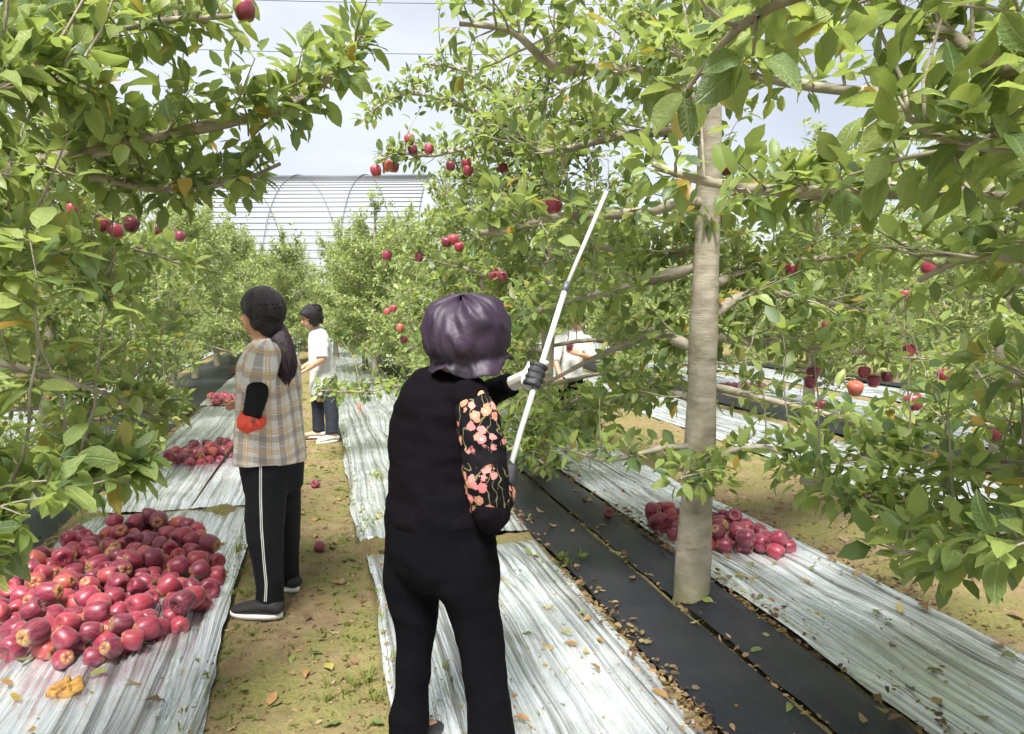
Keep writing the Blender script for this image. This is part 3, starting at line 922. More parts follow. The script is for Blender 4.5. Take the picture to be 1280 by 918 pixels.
# the tree beside the camera on the left: a low leafy bough by the big pile
b = np.array([-2.3, 1.53, 0])
T = Tree(404, b, True, .09)
T.make_trunk(3.0, .09, .035)
def NM(z): return np.array([-2.3, 1.53, z])
T.limb(spline([NM(.8), P(-200, 600, 1.75), P(-30, 620, 1.95), P(60, 610, 2.1), P(120, 590, 2.25), P(160, 590, 2.35)], 18), .026, .007, 1.0, 1.0, .1, .3)
T.limb(spline([NM(.7), P(-220, 680, 1.6), P(-60, 690, 1.75), P(0, 690, 1.9), P(40, 680, 2.0)], 18), .02, .006, .9, 1.0, .1, .26)
T.limb(spline([NM(1.7), P(-300, 250, 1.6), P(-100, 330, 1.9), P(0, 320, 2.1), P(40, 330, 2.2)], 18), .022, .006, .6, .9, .1, .3)
T.limb(spline([NM(2.2), P(-300, 60, 1.7), P(-60, 120, 1.9), P(40, 100, 2.1), P(110, 110, 2.2)], 18), .022, .006, .8, .9, .1, .3)
T.auto(7, 3.3, lambda az, h: math.cos(az) < -.1, .9)
TREES.append(T)
T.build('apple tree with dark low bough drooping beside the largest apple pile', ROWS_L, 300)

# the next trees of both rows, still close
for (x, y, sd, lab, grp, nr, nl) in [(1.86, 6.13, 505, 'apple tree standing just behind the picking pole', ROWS_R, 300, 16), (-2.31, 7.07, 606, 'apple tree with slim trunk beside the two smaller apple piles', ROWS_L, 300, 15), (6.11, 8.19, 707, 'apple tree of the second row beside the hanging red apples', ROW2, 200, 14), (6.1, 5.42, 808, 'apple tree of the second row nearest the low leafy bough', ROW2, 200, 14), (1.88, 8.9, 909, 'apple tree beside the person in the white shirt', ROWS_R, 150, 14)]:
    T = Tree(sd, (x, y, 0), True, .08)
    T.make_trunk(3.1, .075, .03)
    for q in {505: [((676, 575, 6.35), (690, 520, 5.6), (715, 525, 5.0), (735, 545, 4.6)), ((676, 580, 6.3), (660, 540, 5.8), (650, 560, 5.4), (690, 585, 5.2)), ((676, 540, 6.4), (720, 500, 6.0), (780, 490, 5.7)), ((660, 200, 6.45), (600, 185, 6.2), (540, 195, 6.05), (500, 192, 6.0), (474, 200, 6.0)), ((660, 170, 6.4), (570, 130, 6.2), (505, 118, 6.1), (462, 140, 6.0)), ((650, 140, 6.4), (580, 90, 6.3), (530, 80, 6.2)), ((672, 520, 6.5), (600, 480, 6.8), (520, 480, 7.0), (455, 490, 7.1), (400, 488, 7.2))],
              606: [((60, 540, 6.5), (130, 510, 6.3), (190, 500, 6.4), (235, 505, 6.6)), ((60, 560, 6.5), (140, 560, 6.0), (190, 545, 6.0), (215, 520, 6.2)), ((60, 520, 6.6), (150, 470, 7.0), (240, 450, 7.6))]}.get(sd, []):
        T.limb(LP(*q), .02, .007, 1.3, 1.1, .1, .32)
    T.auto(nl + 5, 3.75, None, 1.5, 1.15, 1.5, .45)
    TREES.append(T)
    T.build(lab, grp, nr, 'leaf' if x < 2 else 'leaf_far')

# the rows going on: four grown trees copied
PROTO = []
for k in range(4):
    T = Tree(900 + k, (0, 0, 0), False, .08)
    T.make_trunk(3.1, .072, .028, .06)
    T.auto(19, 3.65, None, 1.45, 1.15, 1.42, .42)
    PROTO.append(T)
lists = [(1.86, 11.67, 37, ROWS_R, 'apple tree further along the row behind the woman in black'), (-2.31, 9.84, 37, ROWS_L, 'apple tree further along the row left of the dirt path'),
         (6.1, 10.96, 37, ROW2, 'apple tree further along the second row on the right'), (10.3, 8.5, 37, ROW3, 'apple tree in the third row on the right'),
         (14.5, 11.5, 36, ROW4, 'apple tree in the farthest rows on the right'), (18.7, 14.5, 36, ROW4, 'apple tree in the farthest rows on the right'), (22.9, 18.5, 36, ROW4, 'apple tree in the farthest rows on the right'),
         (-6.5, 15.0, 38, ROWLL, 'apple tree in a row beyond the left row'), (-10.7, 26.0, 40, ROWLL, 'apple tree in a row beyond the left row')]
rs0 = np.random.default_rng(5)
roots, PT = {}, []
cnt = 0
for (x, y0, y1, grp, lab) in lists:
    y = y0
    while y < y1:
        k = cnt % 4; cnt += 1
        loc = (x + rs0.uniform(-.08, .08), y + rs0.uniform(-.15, .15), 0)
        rz, sc = rs0.uniform(0, 6.28), rs0.uniform(.92, 1.06)
        if k not in roots:
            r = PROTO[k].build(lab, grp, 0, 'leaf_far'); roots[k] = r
            r.location = loc; r.rotation_euler = (0, 0, rz); r.scale = (sc,) * 3
        else:
            r = copy_tree(roots[k], loc, rz, sc, lab, grp)
        PT.append((k, loc, rz, sc, r))
        y += 2.77

for (x, y) in [(1.09, 15.3), (.95, 16.4), (-.9, 18.6), (.4, 20.5), (-.5, 23.5), (-1.2, 26), (.7, 25)]:
    k = cnt % 4; cnt += 1
    loc, rz, sc = (x, y, 0), rs0.uniform(0, 6.28), rs0.uniform(.85, 1.0)
    r = copy_tree(roots[k], loc, rz, sc, 'apple tree closing off the far end of the dirt path', 'apple trees at the end of the path'); PT.append((k, loc, rz, sc, r))

# ------------------------------------------------------------------ greenhouse behind the orchard
t = NT('greenhouse_plastic')
t.set(Base_Color=(.78, .8, .83, 1), Roughness=.35)
tl = t.new('ShaderNodeBsdfTranslucent'); tl.inputs['Color'].default_value = (.86, .88, .9, 1)
ms = t.new('ShaderNodeMixShader'); ms.inputs[0].default_value = .6
tp_ = t.new('ShaderNodeBsdfTransparent'); m2 = t.new('ShaderNodeMixShader'); m2.inputs[0].default_value = .82
t.l.new(t.b.outputs[0], ms.inputs[1]); t.l.new(tl.outputs[0], ms.inputs[2]); t.l.new(ms.outputs[0], m2.inputs[1]); t.l.new(tp_.outputs[0], m2.inputs[2]); t.l.new(m2.outputs[0], t.out.inputs['Surface'])
M['plastic'] = t.m
M['steel'] = plain('galvanised_steel', (.11, .12, .135), .5, .1, 20, 0, .3)
M['wire'] = plain('wire_sheath', (.03, .03, .035), .6, .1, 20)
gc = G(430, 375.5 + 27.0) * 0 + np.array([1.2, 44.0, 0])
gax = nrm(np.array([1.0, -.30, 0])); gpe = np.array([gax[1], -gax[0], 0]); gpe = gpe if gpe[1] < 0 else -gpe      # gpe points to the camera
root = empty('greenhouse', gc); tag(root, 'arched plastic greenhouse with horizontal pipes behind the orchard', 'greenhouse')
GH, GW, GL = 8.4, 7.5, 5.6
aa = np.linspace(0, math.pi, 33)
arch = np.stack([np.cos(aa) * GW, np.sin(aa) ** .8 * GH], -1)
V = np.array([gc + gax * s * GL + gpe * a + UPV * h for s in np.linspace(-1, 1, 9) for a, h in arch])
I = np.arange(len(V)).reshape(9, -1)
mk('plastic_cover', V, np.stack([I[:-1, :-1], I[1:, :-1], I[1:, 1:], I[:-1, 1:]], -1).reshape(-1, 4), M['plastic'], root)
for q in range(3, 17):
    a, h = arch[q]
    for sub in (0, .5):
        a2, h2 = arch[q] * (1 - sub) + arch[q + 1] * sub
        e0, e1 = gc - gax * GL * 1.01 + gpe * (a2 * 1.012) + UPV * (h2 * 1.012), gc + gax * GL * 1.01 + gpe * (a2 * 1.012) + UPV * (h2 * 1.012)
        Soup().tube([e0, (e0 + e1) / 2, e1], [.028 if h2 < GH * .97 else .05] * 3, n=6, cap=0).build('pipe', M['steel'], root)
for s_ in np.linspace(-1, 1, 4):
    pts = [gc + gax * s_ * GL + gpe * a * 1.02 + UPV * h * 1.02 for a, h in arch]
    Soup().tube(pts, [.035] * len(pts), side=gax, n=6, cap=0).build('rib', M['steel'], root)

# overhead wires between two poles far to the sides
M['pole_wood'] = plain('weathered_pole', (.22, .2, .18), .85, .2, 12)
pA, pB = np.array([-34., 40., 0]), np.array([44., 22., 0])
for c, lab in ((pA, 'utility pole carrying two wires behind the left trees'), (pB, 'utility pole carrying two wires behind the right rows')):
    root = empty('utility_pole', c); tag(root, lab, 'utility pole', 'utility poles')
    Soup().tube([c + (0, 0, -.2), c + (0, 0, 6), c + (0, 0, 15.6)], [.16, .14, .1], n=10).build('post', M['pole_wood'], root)
    for h in (13.2, 15.2):
        Soup().box(c + (0, 0, h - .1), (.9, .05, .06)).build('crossarm', M['pole_wood'], root)
for h, lab in ((15.2, 'upper thin overhead wire crossing the sky'), (13.2, 'lower thin overhead wire crossing the sky')):
    pts = [pA * (1 - u) + pB * u + UPV * (h - 1.6 * (1 - (2 * u - 1) ** 2)) for u in np.linspace(0, 1, 24)]
    o = Soup().tube(pts, [.014] * 24, n=5, cap=0).build('overhead_wire', M['wire'], loc=pts[0]); tag(o, lab, 'wire', 'overhead wires')

# ------------------------------------------------------------------ people
SKIN = NT('skin'); n = SKIN.noise(SKIN.geo(), 25, 4)
SKIN.set(Base_Color=SKIN.ramp(n, [(.3, (.42, .22, .13)), (.7, (.52, .29, .18))]), Roughness=.5, Subsurface_Weight=.05); M['skin'] = SKIN.m
M['black_cloth'] = plain('black_cloth', (.0032, .0030, .004), .92, .35, 60, .4, 0, .05)
M['black_knit'] = plain('black_knit', (.0040, .0030, .0044), .92, .5, 80, .6, 0, .06)
M['black_track'] = plain('black_track_cloth', (.005, .0055, .0075), .75, .3, 50, .3, 0, .2)
M['navy'] = plain('navy_denim', (.006, .008, .018), .8, .4, 90, .4)
M['white_cloth'] = plain('white_cloth', (.5, .5, .47), .8, .1, 40, .4)
t = NT('dark_hair'); n = t.noise(t.geo((70, 70, 7)), 3, 6, .7)
t.set(Base_Color=t.ramp(n, [(.35, (.004, .003, .0035)), (.58, (.013, .008, .011)), (.75, (.05, .028, .04))]), Roughness=.33); t.bump(n, 1.0, .012); t.b.inputs['Specular IOR Level'].default_value = .45; M['hair'] = t.m
t = NT('ponytail_hair'); n = t.noise(t.geo((60, 60, 4)), 3, 5)
t.set(Base_Color=t.ramp(n, [(.3, (.007, .003, .005)), (.6, (.028, .007, .015)), (.8, (.065, .017, .03))]), Roughness=.35); t.bump(n, .7, .006); M['pony'] = t.m
M['shoe_black'] = plain('black_shoe', (.012, .011, .012), .7, .3, 60, .3)
M['sole'] = plain('white_sole', (.62, .6, .56), .6, .12, 40)
M['shoe_pale'] = plain('pale_shoe', (.5, .46, .4), .7, .15, 40)
M['rubber'] = plain('dark_rubber', (.012, .013, .015), .6, .3, 60, .3)
M['glove_red'] = plain('red_glove', (.62, .06, .03), .6, .25, 70, .6)
M['aluminium'] = plain('white_pole_paint', (.5, .52, .5), .4, .15, 9, .15, .25)
M['stick'] = plain('brown_stick', (.16, .09, .06), .7, .3, 30, .3)
M['stripe'] = plain('white_stripe', (.6, .6, .58), .7, .1, 50)
M['eye'] = plain('eye_dark', (.02, .013, .01), .3, .1, 50)
M['lip'] = plain('lip', (.38, .12, .1), .5, .1, 50)
# glove knit: cream, fine ribs
t = NT('cream_glove'); wv = t.new('ShaderNodeTexWave'); wv.inputs['Scale'].default_value = 90; wv.inputs['Distortion'].default_value = .6
t.l.new(t.geo(), wv.inputs['Vector'])
t.set(Base_Color=t.mix(wv.outputs['Fac'], (.55, .51, .44), (.76, .73, .66)), Roughness=.9); t.bump(wv.outputs['Fac'], .6, .004); M['glove'] = t.m
# satin hat
t = NT('purple_satin'); n = t.noise(t.geo(), 9, 5); f = t.noise(t.geo(), 45, 4)
t.set(Base_Color=t.ramp(n, [(.3, (.008, .004, .011)), (.5, (.019, .008, .024)), (.75, (.04, .02, .046))]), Roughness=.58); t.b.inputs['Sheen Weight'].default_value = .0
t.bump(t.math('ADD', t.math('MULTIPLY', n, 2.0), t.math('MULTIPLY', f, .15)), .4, .016); M['hat'] = t.m
# floral sleeve: round pink blossoms, green stems on black
t = NT('floral_print'); g = t.geo((1, 1, 1))
vo = t.new('ShaderNodeTexVoronoi'); vo.inputs['Scale'].default_value = 28; vo.inputs['Randomness'].default_value = .85; t.l.new(g, vo.inputs['Vector'])
ds = t.math('ADD', vo.outputs['Distance'], t.math('MULTIPLY', t.math('SUBTRACT', t.noise(g, 90, 2), .5), .45))
sepc = t.new('ShaderNodeSeparateColor'); t.l.new(vo.outputs['Color'], sepc.inputs[0])
blossom = t.ramp(sepc.outputs[0], [(0, (.52, .15, .16)), (.35, (.54, .22, .2)), (.7, (.48, .22, .16)), (1, (.36, .18, .1))])
blossom = t.mix(t.ramp(ds, [(.05, 1.0), (.18, 0.0)]), blossom, (.7, .36, .32))
sep = t.new('ShaderNodeSeparateXYZ'); t.l.new(t.geo(), sep.inputs[0])
band = t.ramp(t.math('ADD', t.math('SUBTRACT', sep.outputs['Z'], .5), t.math('MULTIPLY', t.math('SUBTRACT', t.noise(g, 22, 3), .5), .16)), [(.36, 0.0), (.38, 1.0), (.53, 1.0), (.545, 0.0), (.595, 0.0), (.61, 1.0), (.745, 1.0), (.78, 0.0)])
msk = t.math('MULTIPLY', t.math('MULTIPLY', t.ramp(ds, [(.43, 1.0), (.47, 0.0)]), t.ramp(sepc.outputs[1], [(.14, 0.0), (.16, 1.0)])), band)
wv = t.new('ShaderNodeTexWave'); wv.inputs['Scale'].default_value = 11; wv.inputs['Distortion'].default_value = 14; wv.inputs['Detail'].default_value = 2; t.l.new(g, wv.inputs['Vector'])
c = t.mix(t.math('MULTIPLY', t.ramp(wv.outputs['Fac'], [(.95, 0.0), (.99, .8)]), band), (.0055, .005, .0065), (.17, .16, .07))
t.set(Base_Color=t.mix(msk, c, blossom), Roughness=.85); t.b.inputs['Specular IOR Level'].default_value = .1; M['floral'] = t.m
# plaid: needs the 'cloth_uv' attribute written on the mesh
t = NT('plaid_shirt'); at = t.new('ShaderNodeAttribute'); at.attribute_name = 'cloth_uv'; sp = t.new('ShaderNodeSeparateXYZ'); t.l.new(at.outputs['Vector'], sp.inputs[0])
def bands(sock, period, lo, hi):
    fr = t.math('FRACT', t.math('DIVIDE', sock, period))
    a_ = t.math('GREATER_THAN', fr, lo); b_ = t.math('LESS_THAN', fr, hi)
    return t.math('MULTIPLY', a_, b_)
c = (.64, .62, .6)
u_, v_ = sp.outputs['X'], sp.outputs['Y']
c = t.mix(t.math('MULTIPLY', bands(u_, .095, .05, .4), .62), c, (.18, .13, .12))
c = t.mix(t.math('MULTIPLY', bands(v_, .105, .1, .36), .5), c, (.22, .16, .14))
for s_ in (u_, v_):
    for lo in (.46, .58):
        c = t.mix(t.math('MULTIPLY', bands(s_, .0975, lo, lo + .055), .8), c, (.6, .36, .08))
    c = t.mix(t.math('MULTIPLY', bands(s_, .0975, .78, .82), .6), c, (.75, .7, .66))
c = t.mix(t.math('MULTIPLY', t.noise(t.geo(), 60, 4), .25), c, (.34, .29, .26))
t.set(Base_Color=c, Roughness=.85); t.bump(t.noise(t.geo(), 120, 3), .3, .003); M['plaid'] = t.m


def hand_grip(sp_, axis, pole, rp, toward, up_sign=1, sc=1.0, wrist=None, fr=.0088):
    """palm and five separate fingers closed round a pole; toward = from the pole to the palm"""
    a = nrm(axis); n = nrm(np.asarray(toward) - a * (np.asarray(toward) @ a)); m = np.cross(a, n) * up_sign
    palm = pole + n * (rp + .014 * sc)
    sp_.tube([palm - a * .036 * sc, palm, palm + a * .036 * sc], [(.016 * sc, .026 * sc), (.018 * sc, .03 * sc), (.016 * sc, .025 * sc)], side=n, n=10)
    R = rp + fr * .9 * sc
    tips = []
    for i, (off, L, r) in enumerate(((.033, 4.1, .96), (.011, 4.5, 1.0), (-.011, 4.2, .97), (-.032, 3.5, .85))):
        k = 7
        pts = []
        for q in range(k):
            ang = .35 + L * q / (k - 1)
            rr = R + .004 * sc * math.sin(q * 1.6)
            pts.append(pole + a * off * sc * up_sign + (n * math.cos(ang) + m * math.sin(ang)) * rr)
        sp_.tube(pts, [fr * sc * r] * 3 + [fr * sc * r * .93] * 2 + [fr * sc * r * .85] * 2, n=8)
        tips.append(pts)
    pts = [palm + a * .03 * up_sign * sc - m * .012 * sc]
    for q in range(5):
        ang = -.5 - 1.9 * q / 4
        pts.append(pole + a * (.044 + .012 * q / 4) * up_sign * sc + (n * math.cos(ang) + m * math.sin(ang)) * (R + .003))
    sp_.tube(pts, [.0125 * sc, .012 * sc, .0108 * sc, .0105 * sc, .0098 * sc, .0085 * sc], n=8)
    if wrist is not None:
        w = np.asarray(wrist)
        sp_.tube([palm, palm * .5 + w * .5, w], [(.018 * sc, .032 * sc), (.021 * sc, .03 * sc), (.024 * sc, .027 * sc)], side=n, n=10)
    return palm, tips


def hand_open(sp_, wrist, d, nrml, sc=1.0, curl=.5, side=1):
    """a relaxed hand: palm, four unequal bent fingers and a thumb from the side of the palm"""
    d = nrm(d); nn = nrm(np.asarray(nrml) - d * (np.asarray(nrml) @ d)); s_ = np.cross(d, nn) * side
    sp_.tube([wrist, wrist + d * .045 * sc, wrist + d * .085 * sc], [(.026 * sc, .018 * sc), (.038 * sc, .016 * sc), (.038 * sc, .013 * sc)], side=s_, n=10)
    for off, L in ((.029, .068), (.010, .077), (-.010, .072), (-.028, .055)):
        p = wrist + d * .085 * sc + s_ * off * sc; dd = d.copy(); pts = [p - d * .015 * sc, p]
        for q in range(3):
            dd = nrm(dd - nn * curl * (.5 + .35 * q)); p = p + dd * L * sc * (.42, .33, .25)[q]; pts.append(p)
        sp_.tube(pts, [.009 * sc, .0092 * sc, .0088 * sc, .008 * sc, .007 * sc], n=8)
    p = wrist + d * .03 * sc + s_ * .03 * sc; dd = nrm(s_ * .8 + d * .7 - nn * .2); pts = [p]
    for q in range(3):
        p = p + dd * (.026, .024, .02)[q] * sc; pts.append(p); dd = nrm(dd + d * .35 - nn * .2)
    sp_.tube(pts, [.0125 * sc, .011 * sc, .0095 * sc, .0085 * sc], n=8)


def head_shape(sp_, c, fw, up=UPV, sc=1.0):
    """skull, jaw, nose, brow, ears, neck root; c is the middle of the head"""
    fw = nrm(fw); up = nrm(up - fw * (up @ fw)); rt = np.cross(fw, up); A = [rt, fw, up]
    sp_.ball(c + up * .025 * sc - fw * .008 * sc, np.array([.076, .096, .09]) * sc, A)
    sp_.ball(c - up * .04 * sc + fw * .028 * sc, np.array([.058, .066, .07]) * sc, A)
    sp_.ball(c - up * .09 * sc + fw * .058 * sc, np.array([.026, .024, .022]) * sc, A)
    sp_.tube([c + up * .012 * sc + fw * .084 * sc, c - up * .012 * sc + fw * .1 * sc, c - up * .032 * sc + fw * .112 * sc], [.009 * sc, .011 * sc, .015 * sc], n=8)
    sp_.ball(c + up * .028 * sc + fw * .082 * sc, np.array([.05, .014, .012]) * sc, A)
    sp_.ball(c - up * .062 * sc + fw * .086 * sc, np.array([.024, .012, .011]) * sc, A)
    for s_ in (-1, 1):
        sp_.ball(c + rt * s_ * .077 * sc - up * .008 * sc - fw * .006 * sc, np.array([.009, .02, .032]) * sc, A)
    return A


def face_bits(root, c, fw, sc=1.0, up=UPV):
    fw = nrm(fw); up = nrm(up - fw * (up @ fw)); rt = np.cross(fw, up); A = [rt, fw, up]
    for s_ in (-1, 1):
        Soup().ball(c + rt * s_ * .031 * sc + up * .008 * sc + fw * .078 * sc, np.array([.014, .009, .007]) * sc, A, 8, 6).build('eye', M['eye'], root)
        Soup().ball(c + rt * s_ * .032 * sc + up * .032 * sc + fw * .088 * sc, np.array([.02, .006, .004]) * sc, A, 8, 5).build('eyebrow', M['hair'], root)
    Soup().ball(c - up * .06 * sc + fw * .092 * sc, np.array([.022, .008, .006]) * sc, A, 10, 6).build('mouth', M['lip'], root)


def shoe(root, heel, d, L, w, h, mat, sole_mat, ankle=None):
    """low shoe with a rounded toe box and a sole of its own"""
    d = nrm(np.array([d[0], d[1], 0])); s_ = np.cross(UPV, d)
    sp_ = Soup()
    prof = [(0.0, .42, .62), (.1, .5, .95), (.3, .52, 1.0), (.5, .5, .82), (.7, .53, .62), (.86, .5, .5), (.97, .34, .36)]
    sp_.tube([heel + d * L * x + UPV * (.018 + h * hh * .5) for x, ww, hh in prof], [(w * ww, h * hh * .52) for x, ww, hh in prof], side=s_, n=14, cap=.35)
    if ankle is not None:
        sp_.tube([heel + d * L * .2 + UPV * h * .6, ankle], [w * .42, w * .4], n=12)
    up_ = sp_.skin('shoe', mat, root, .007, 3)
    n_ = 28
    V = []
    for zz in (0.0, .022):
        for k in range(n_):
            t_ = 2 * math.pi * k / n_
            x = .5 + .53 * math.cos(t_); ww = .54 + .03 * math.cos(t_) - .05 * math.exp(-((x - .42) / .18) ** 2)
            V.append(heel + d * L * x + s_ * w * ww * math.sin(t_) * 1.05 + UPV * (zz + .002))
    Fq = [(k, (k + 1) % n_, n_ + (k + 1) % n_, n_ + k) for k in range(n_)] + [tuple(range(n_ - 1, -1, -1)), tuple(range(n_, 2 * n_))]
    mk('sole', np.array(V), Fq, sole_mat, root)
    return up_


def head_hair(root, c, fw, sc=1.0, name='hair', back=.0, up=UPV):
    """cap of hair: top, sides and back of the skull, the face left free"""
    fw = nrm(fw); up = nrm(up - fw * (up @ fw)); rt = np.cross(fw, up); A = [rt, fw, up]
    V, n_, m_ = [], 40, 22
    for i in range(m_ + 1):
        for j in range(n_):
            t_ = 2 * math.pi * j / n_
            facing = math.sin(t_)                               # +1 = forehead
            lim = math.radians(138 - 76 * max(0, facing) ** .8 + 16 * max(0, -facing) + 5 * math.sin(t_ * 13) + 4 * math.sin(t_ * 29))
            ph = lim * i / m_
            q = np.array([math.sin(ph) * math.cos(t_) * .09, math.sin(ph) * math.sin(t_) * .112 - .012, math.cos(ph) * .112 + .022]) * sc
            q *= 1 + .022 * float(vn(t_ * 9, ph * 1.2, seed=5)) + .012 * float(vn(t_ * 25, ph * 1.0, seed=6))
            V.append(c + q @ np.array(A))
    for i in range(m_, -1, -1):                                 # inner skin gives it thickness
        for j in range(n_):
            V.append(c + up * .01 * sc + (V[i * n_ + j] - c - up * .01 * sc) * .86)
    k = 2 * (m_ + 1)
    Fq = [(i * n_ + j, (i + 1) * n_ + j, (i + 1) * n_ + (j + 1) % n_, i * n_ + (j + 1) % n_) for i in range(k - 1) for j in range(n_)]
    return mk(name, np.array(V), Fq, M['hair'], root)


def hair_strands(parent, c, fw, root_p, sc=1.0, n=170, seed=1):
    """locks combed from the hairline to the tie"""
    fw = nrm(fw); rt = np.cross(fw, UPV); A = np.array([rt, fw, UPV]); rs = np.random.default_rng(seed)
    rad = np.array([.0945, .1175, .117]) * sc; off = np.array([0, -.012, .022]) * sc
    rl = (root_p - c) @ A.T - off
    b_ = nrm(rl / rad)
    s_ = Soup()
    for k in range(n):
        t_ = rs.uniform(0, 6.283); f_ = math.sin(t_)
        lim = math.radians(120 - 64 * max(0, f_) ** .6 - (14 if f_ > -.3 else 0)) * rs.uniform(.55, 1.0)
        a_ = np.array([math.sin(lim) * math.cos(t_), math.sin(lim) * math.sin(t_), math.cos(lim)])
        pts = []
        for u in np.linspace(0, 1, 9):
            q = nrm(a_ * (1 - u) + b_ * u + np.array([0, 0, .25 * math.sin(math.pi * u)]))
            pts.append(c + (q * rad * (1 + .02 * rs.uniform(-.5, 1)) + off) @ A)
        s_.tube(pts, list(np.linspace(.0028, .0022, 9) * sc), n=4, cap=0)
    s_.ball(c - fw * .05 * sc - UPV * .052 * sc, np.array([.074, .062, .07]) * sc, A)
    for s1 in (-1, 1): s_.ball(c + rt * s1 * .052 * sc - fw * .022 * sc - UPV * .035 * sc, np.array([.036, .05, .05]) * sc, A)
    return s_.build('hair_strands', M['hair'], parent)


def cloth_uv(o, origin, ax_u, ax_d, R=.17):
    """wrap coordinates round a vertical axis for the plaid"""
    me = o.data; n_ = len(me.vertices)
    co = np.empty(n_ * 3, np.float32); me.vertices.foreach_get('co', co); co = co.reshape(-1, 3) + wloc(o) - origin
    ang = np.arctan2(co @ ax_u, -(co @ ax_d))
    uv = np.stack([ang * R, co[:, 2] + .015 * np.sin(ang * 3), co[:, 2] * 0], -1).astype(np.float32)
    at_ = me.attributes.new('cloth_uv', 'FLOAT_VECTOR', 'POINT'); at_.data.foreach_set('vector', uv.ravel())


# ---- the woman in black with the purple hat
D1 = 2.45
foot = (G(515, 957) + G(612, 957)) / 2
W1 = empty('person', foot)
tag(W1, 'woman seen from behind in purple hat, black top and trousers, raising a white pole', 'person', 'people picking apples')
hd = math.radians(47)
fw1 = np.array([math.sin(hd), math.cos(hd), 0]); rt1 = np.array([math.cos(hd), -math.sin(hd), 0])
top_r = [(551, 655, .203, .150), (549, 640, .200, .150), (545, 612, .183, .142), (543, 580, .168, .134), (543, 548, .166, .13), (547, 515, .164, .126), (551, 494, .152, .112), (556, 479, .118, .088), (562, 464, .066, .06)]
leg_l = [(522, 675, .105, 2.5), (517, 730, .094, 2.5), (518, 770, .074, 2.5), (518, 805, .061, 2.5), (515, 855, .057, 2.5), (511, 900, .061, 2.5), (509, 930, .063, 2.5)]
leg_r = [(580, 675, .11, 2.4), (584, 730, .102, 2.4), (594, 770, .082, 2.4), (601, 805, .069, 2.4), (608, 855, .064, 2.4), (614, 900, .072, 2.4), (616, 940, .074, 2.4)]
sh_r, el_r, ha_r = P(592, 494, 2.34), P(611, 636, 2.30), P(634, 607, 2.47)
sh_l, el_l, wr_l, ha_l = P(529, 494, 2.6), P(588, 512, 2.78), P(638, 481, 2.68), P(664, 470, 2.64)
pole_top, pole_mid, pole_bot = P(758, 240, 2.92), P(669, 470, 2.62), P(632, 610, 2.48)
# body under the clothes: one continuous mesh
s = Soup()
s.tube([P(x, y, D1) for x, y, a, b_ in top_r], [(a * .86, b_ * .86) for x, y, a, b_ in top_r], side=rt1)
s.tube([P(551, 640, D1), P(551, 690, D1), P(552, 715, D1)], [(.17, .125), (.17, .13), (.14, .11)], side=rt1)
for L in (leg_l, leg_r):
    e = P(L[-1][0], L[-1][1], L[-1][3])
    s.tube([P(x, y, d) for x, y, r, d in L] + [np.array([e[0], e[1], .05])], [r * .78 for x, y, r, d in L] + [.04], n=12)
    s.tube([np.array([e[0], e[1], .05]) - fw1 * .05, np.array([e[0], e[1], .04]) + fw1 * .08, np.array([e[0], e[1], .035]) + fw1 * .15], [.035, .036, .026], n=10)
s.tube([sh_r, el_r, P(626, 615, 2.42)], [.05, .04, .03], n=12); s.tube([sh_l, el_l, wr_l], [.05, .04, .028], n=12)
s.tube([P(560, 465, D1), P(570, 445, 2.44), P(577, 430, 2.43)], [.058, .052, .055], n=12)
hc1 = P(583, 420, 2.43)
head_shape(s, hc1, nrm(fw1 + np.array([0, 0, .12])))
s.skin('body', M['skin'], W1, .011, 3)
face_bits(W1, hc1, nrm(fw1 + np.array([0, 0, .12])))
# trousers
s = Soup()
tr = [(549, 612, .186, .143), (550, 645, .2, .152), (551, 680, .198, .156), (552, 708, .186, .146), (552, 722, .165, .125)]
s.tube([P(x, y, D1) for x, y, a, b_ in tr], [(a, b_) for x, y, a, b_ in tr], side=rt1, n=22, cap=.3)
for L in (leg_l, leg_r):
    s.tube([P(x, y, d) for x, y, r, d in L], [(r, r * 1.12) for x, y, r, d in L], side=rt1, n=16, cap=.02)
s.skin('trousers', M['black_cloth'], W1, .012, 3, .010, (6, 6, 9), 3)
# top
s = Soup()
s.tube([P(x, y, D1) for x, y, a, b_ in top_r], [(a, b_) for x, y, a, b_ in top_r], side=rt1, n=24, cap=.1)
s.tube([P(560, 492, 2.42), P(580, 494, 2.37), sh_r + (0, 0, -.01)], [.07, .072, .07], n=14)
s.tube([P(548, 494, 2.5), P(536, 494, 2.55), sh_l], [.064, .062, .06], n=14)
s.tube([sh_l, el_l * .5 + sh_l * .5, el_l, P(615, 492, 2.73), wr_l], [.066, .058, .052, .045, .04], n=14, cap=.1)
s.skin('top', M['black_knit'], W1, .011, 3, .011, (6, 6, 13), 7)
# flowered right sleeve and black cuff
s = Soup()
s.tube([P(586, 496, 2.35), P(598, 525, 2.325), P(604, 560, 2.31), P(607, 600, 2.30), P(612, 628, 2.31), P(622, 624, 2.38), P(629, 613, 2.43)], [.058, .072, .070, .070, .066, .056, .045], n=16, cap=.25)
s.skin('sleeve', M['floral'], W1, .008, 3, .006, (14, 14, 22), 9)
s = Soup(); s.tube([P(607, 637, 2.285), P(614, 645, 2.295), P(622, 640, 2.34)], [.05, .06, .048], n=14)
s.skin('elbow_patch', M['black_knit'], W1, .008, 3)
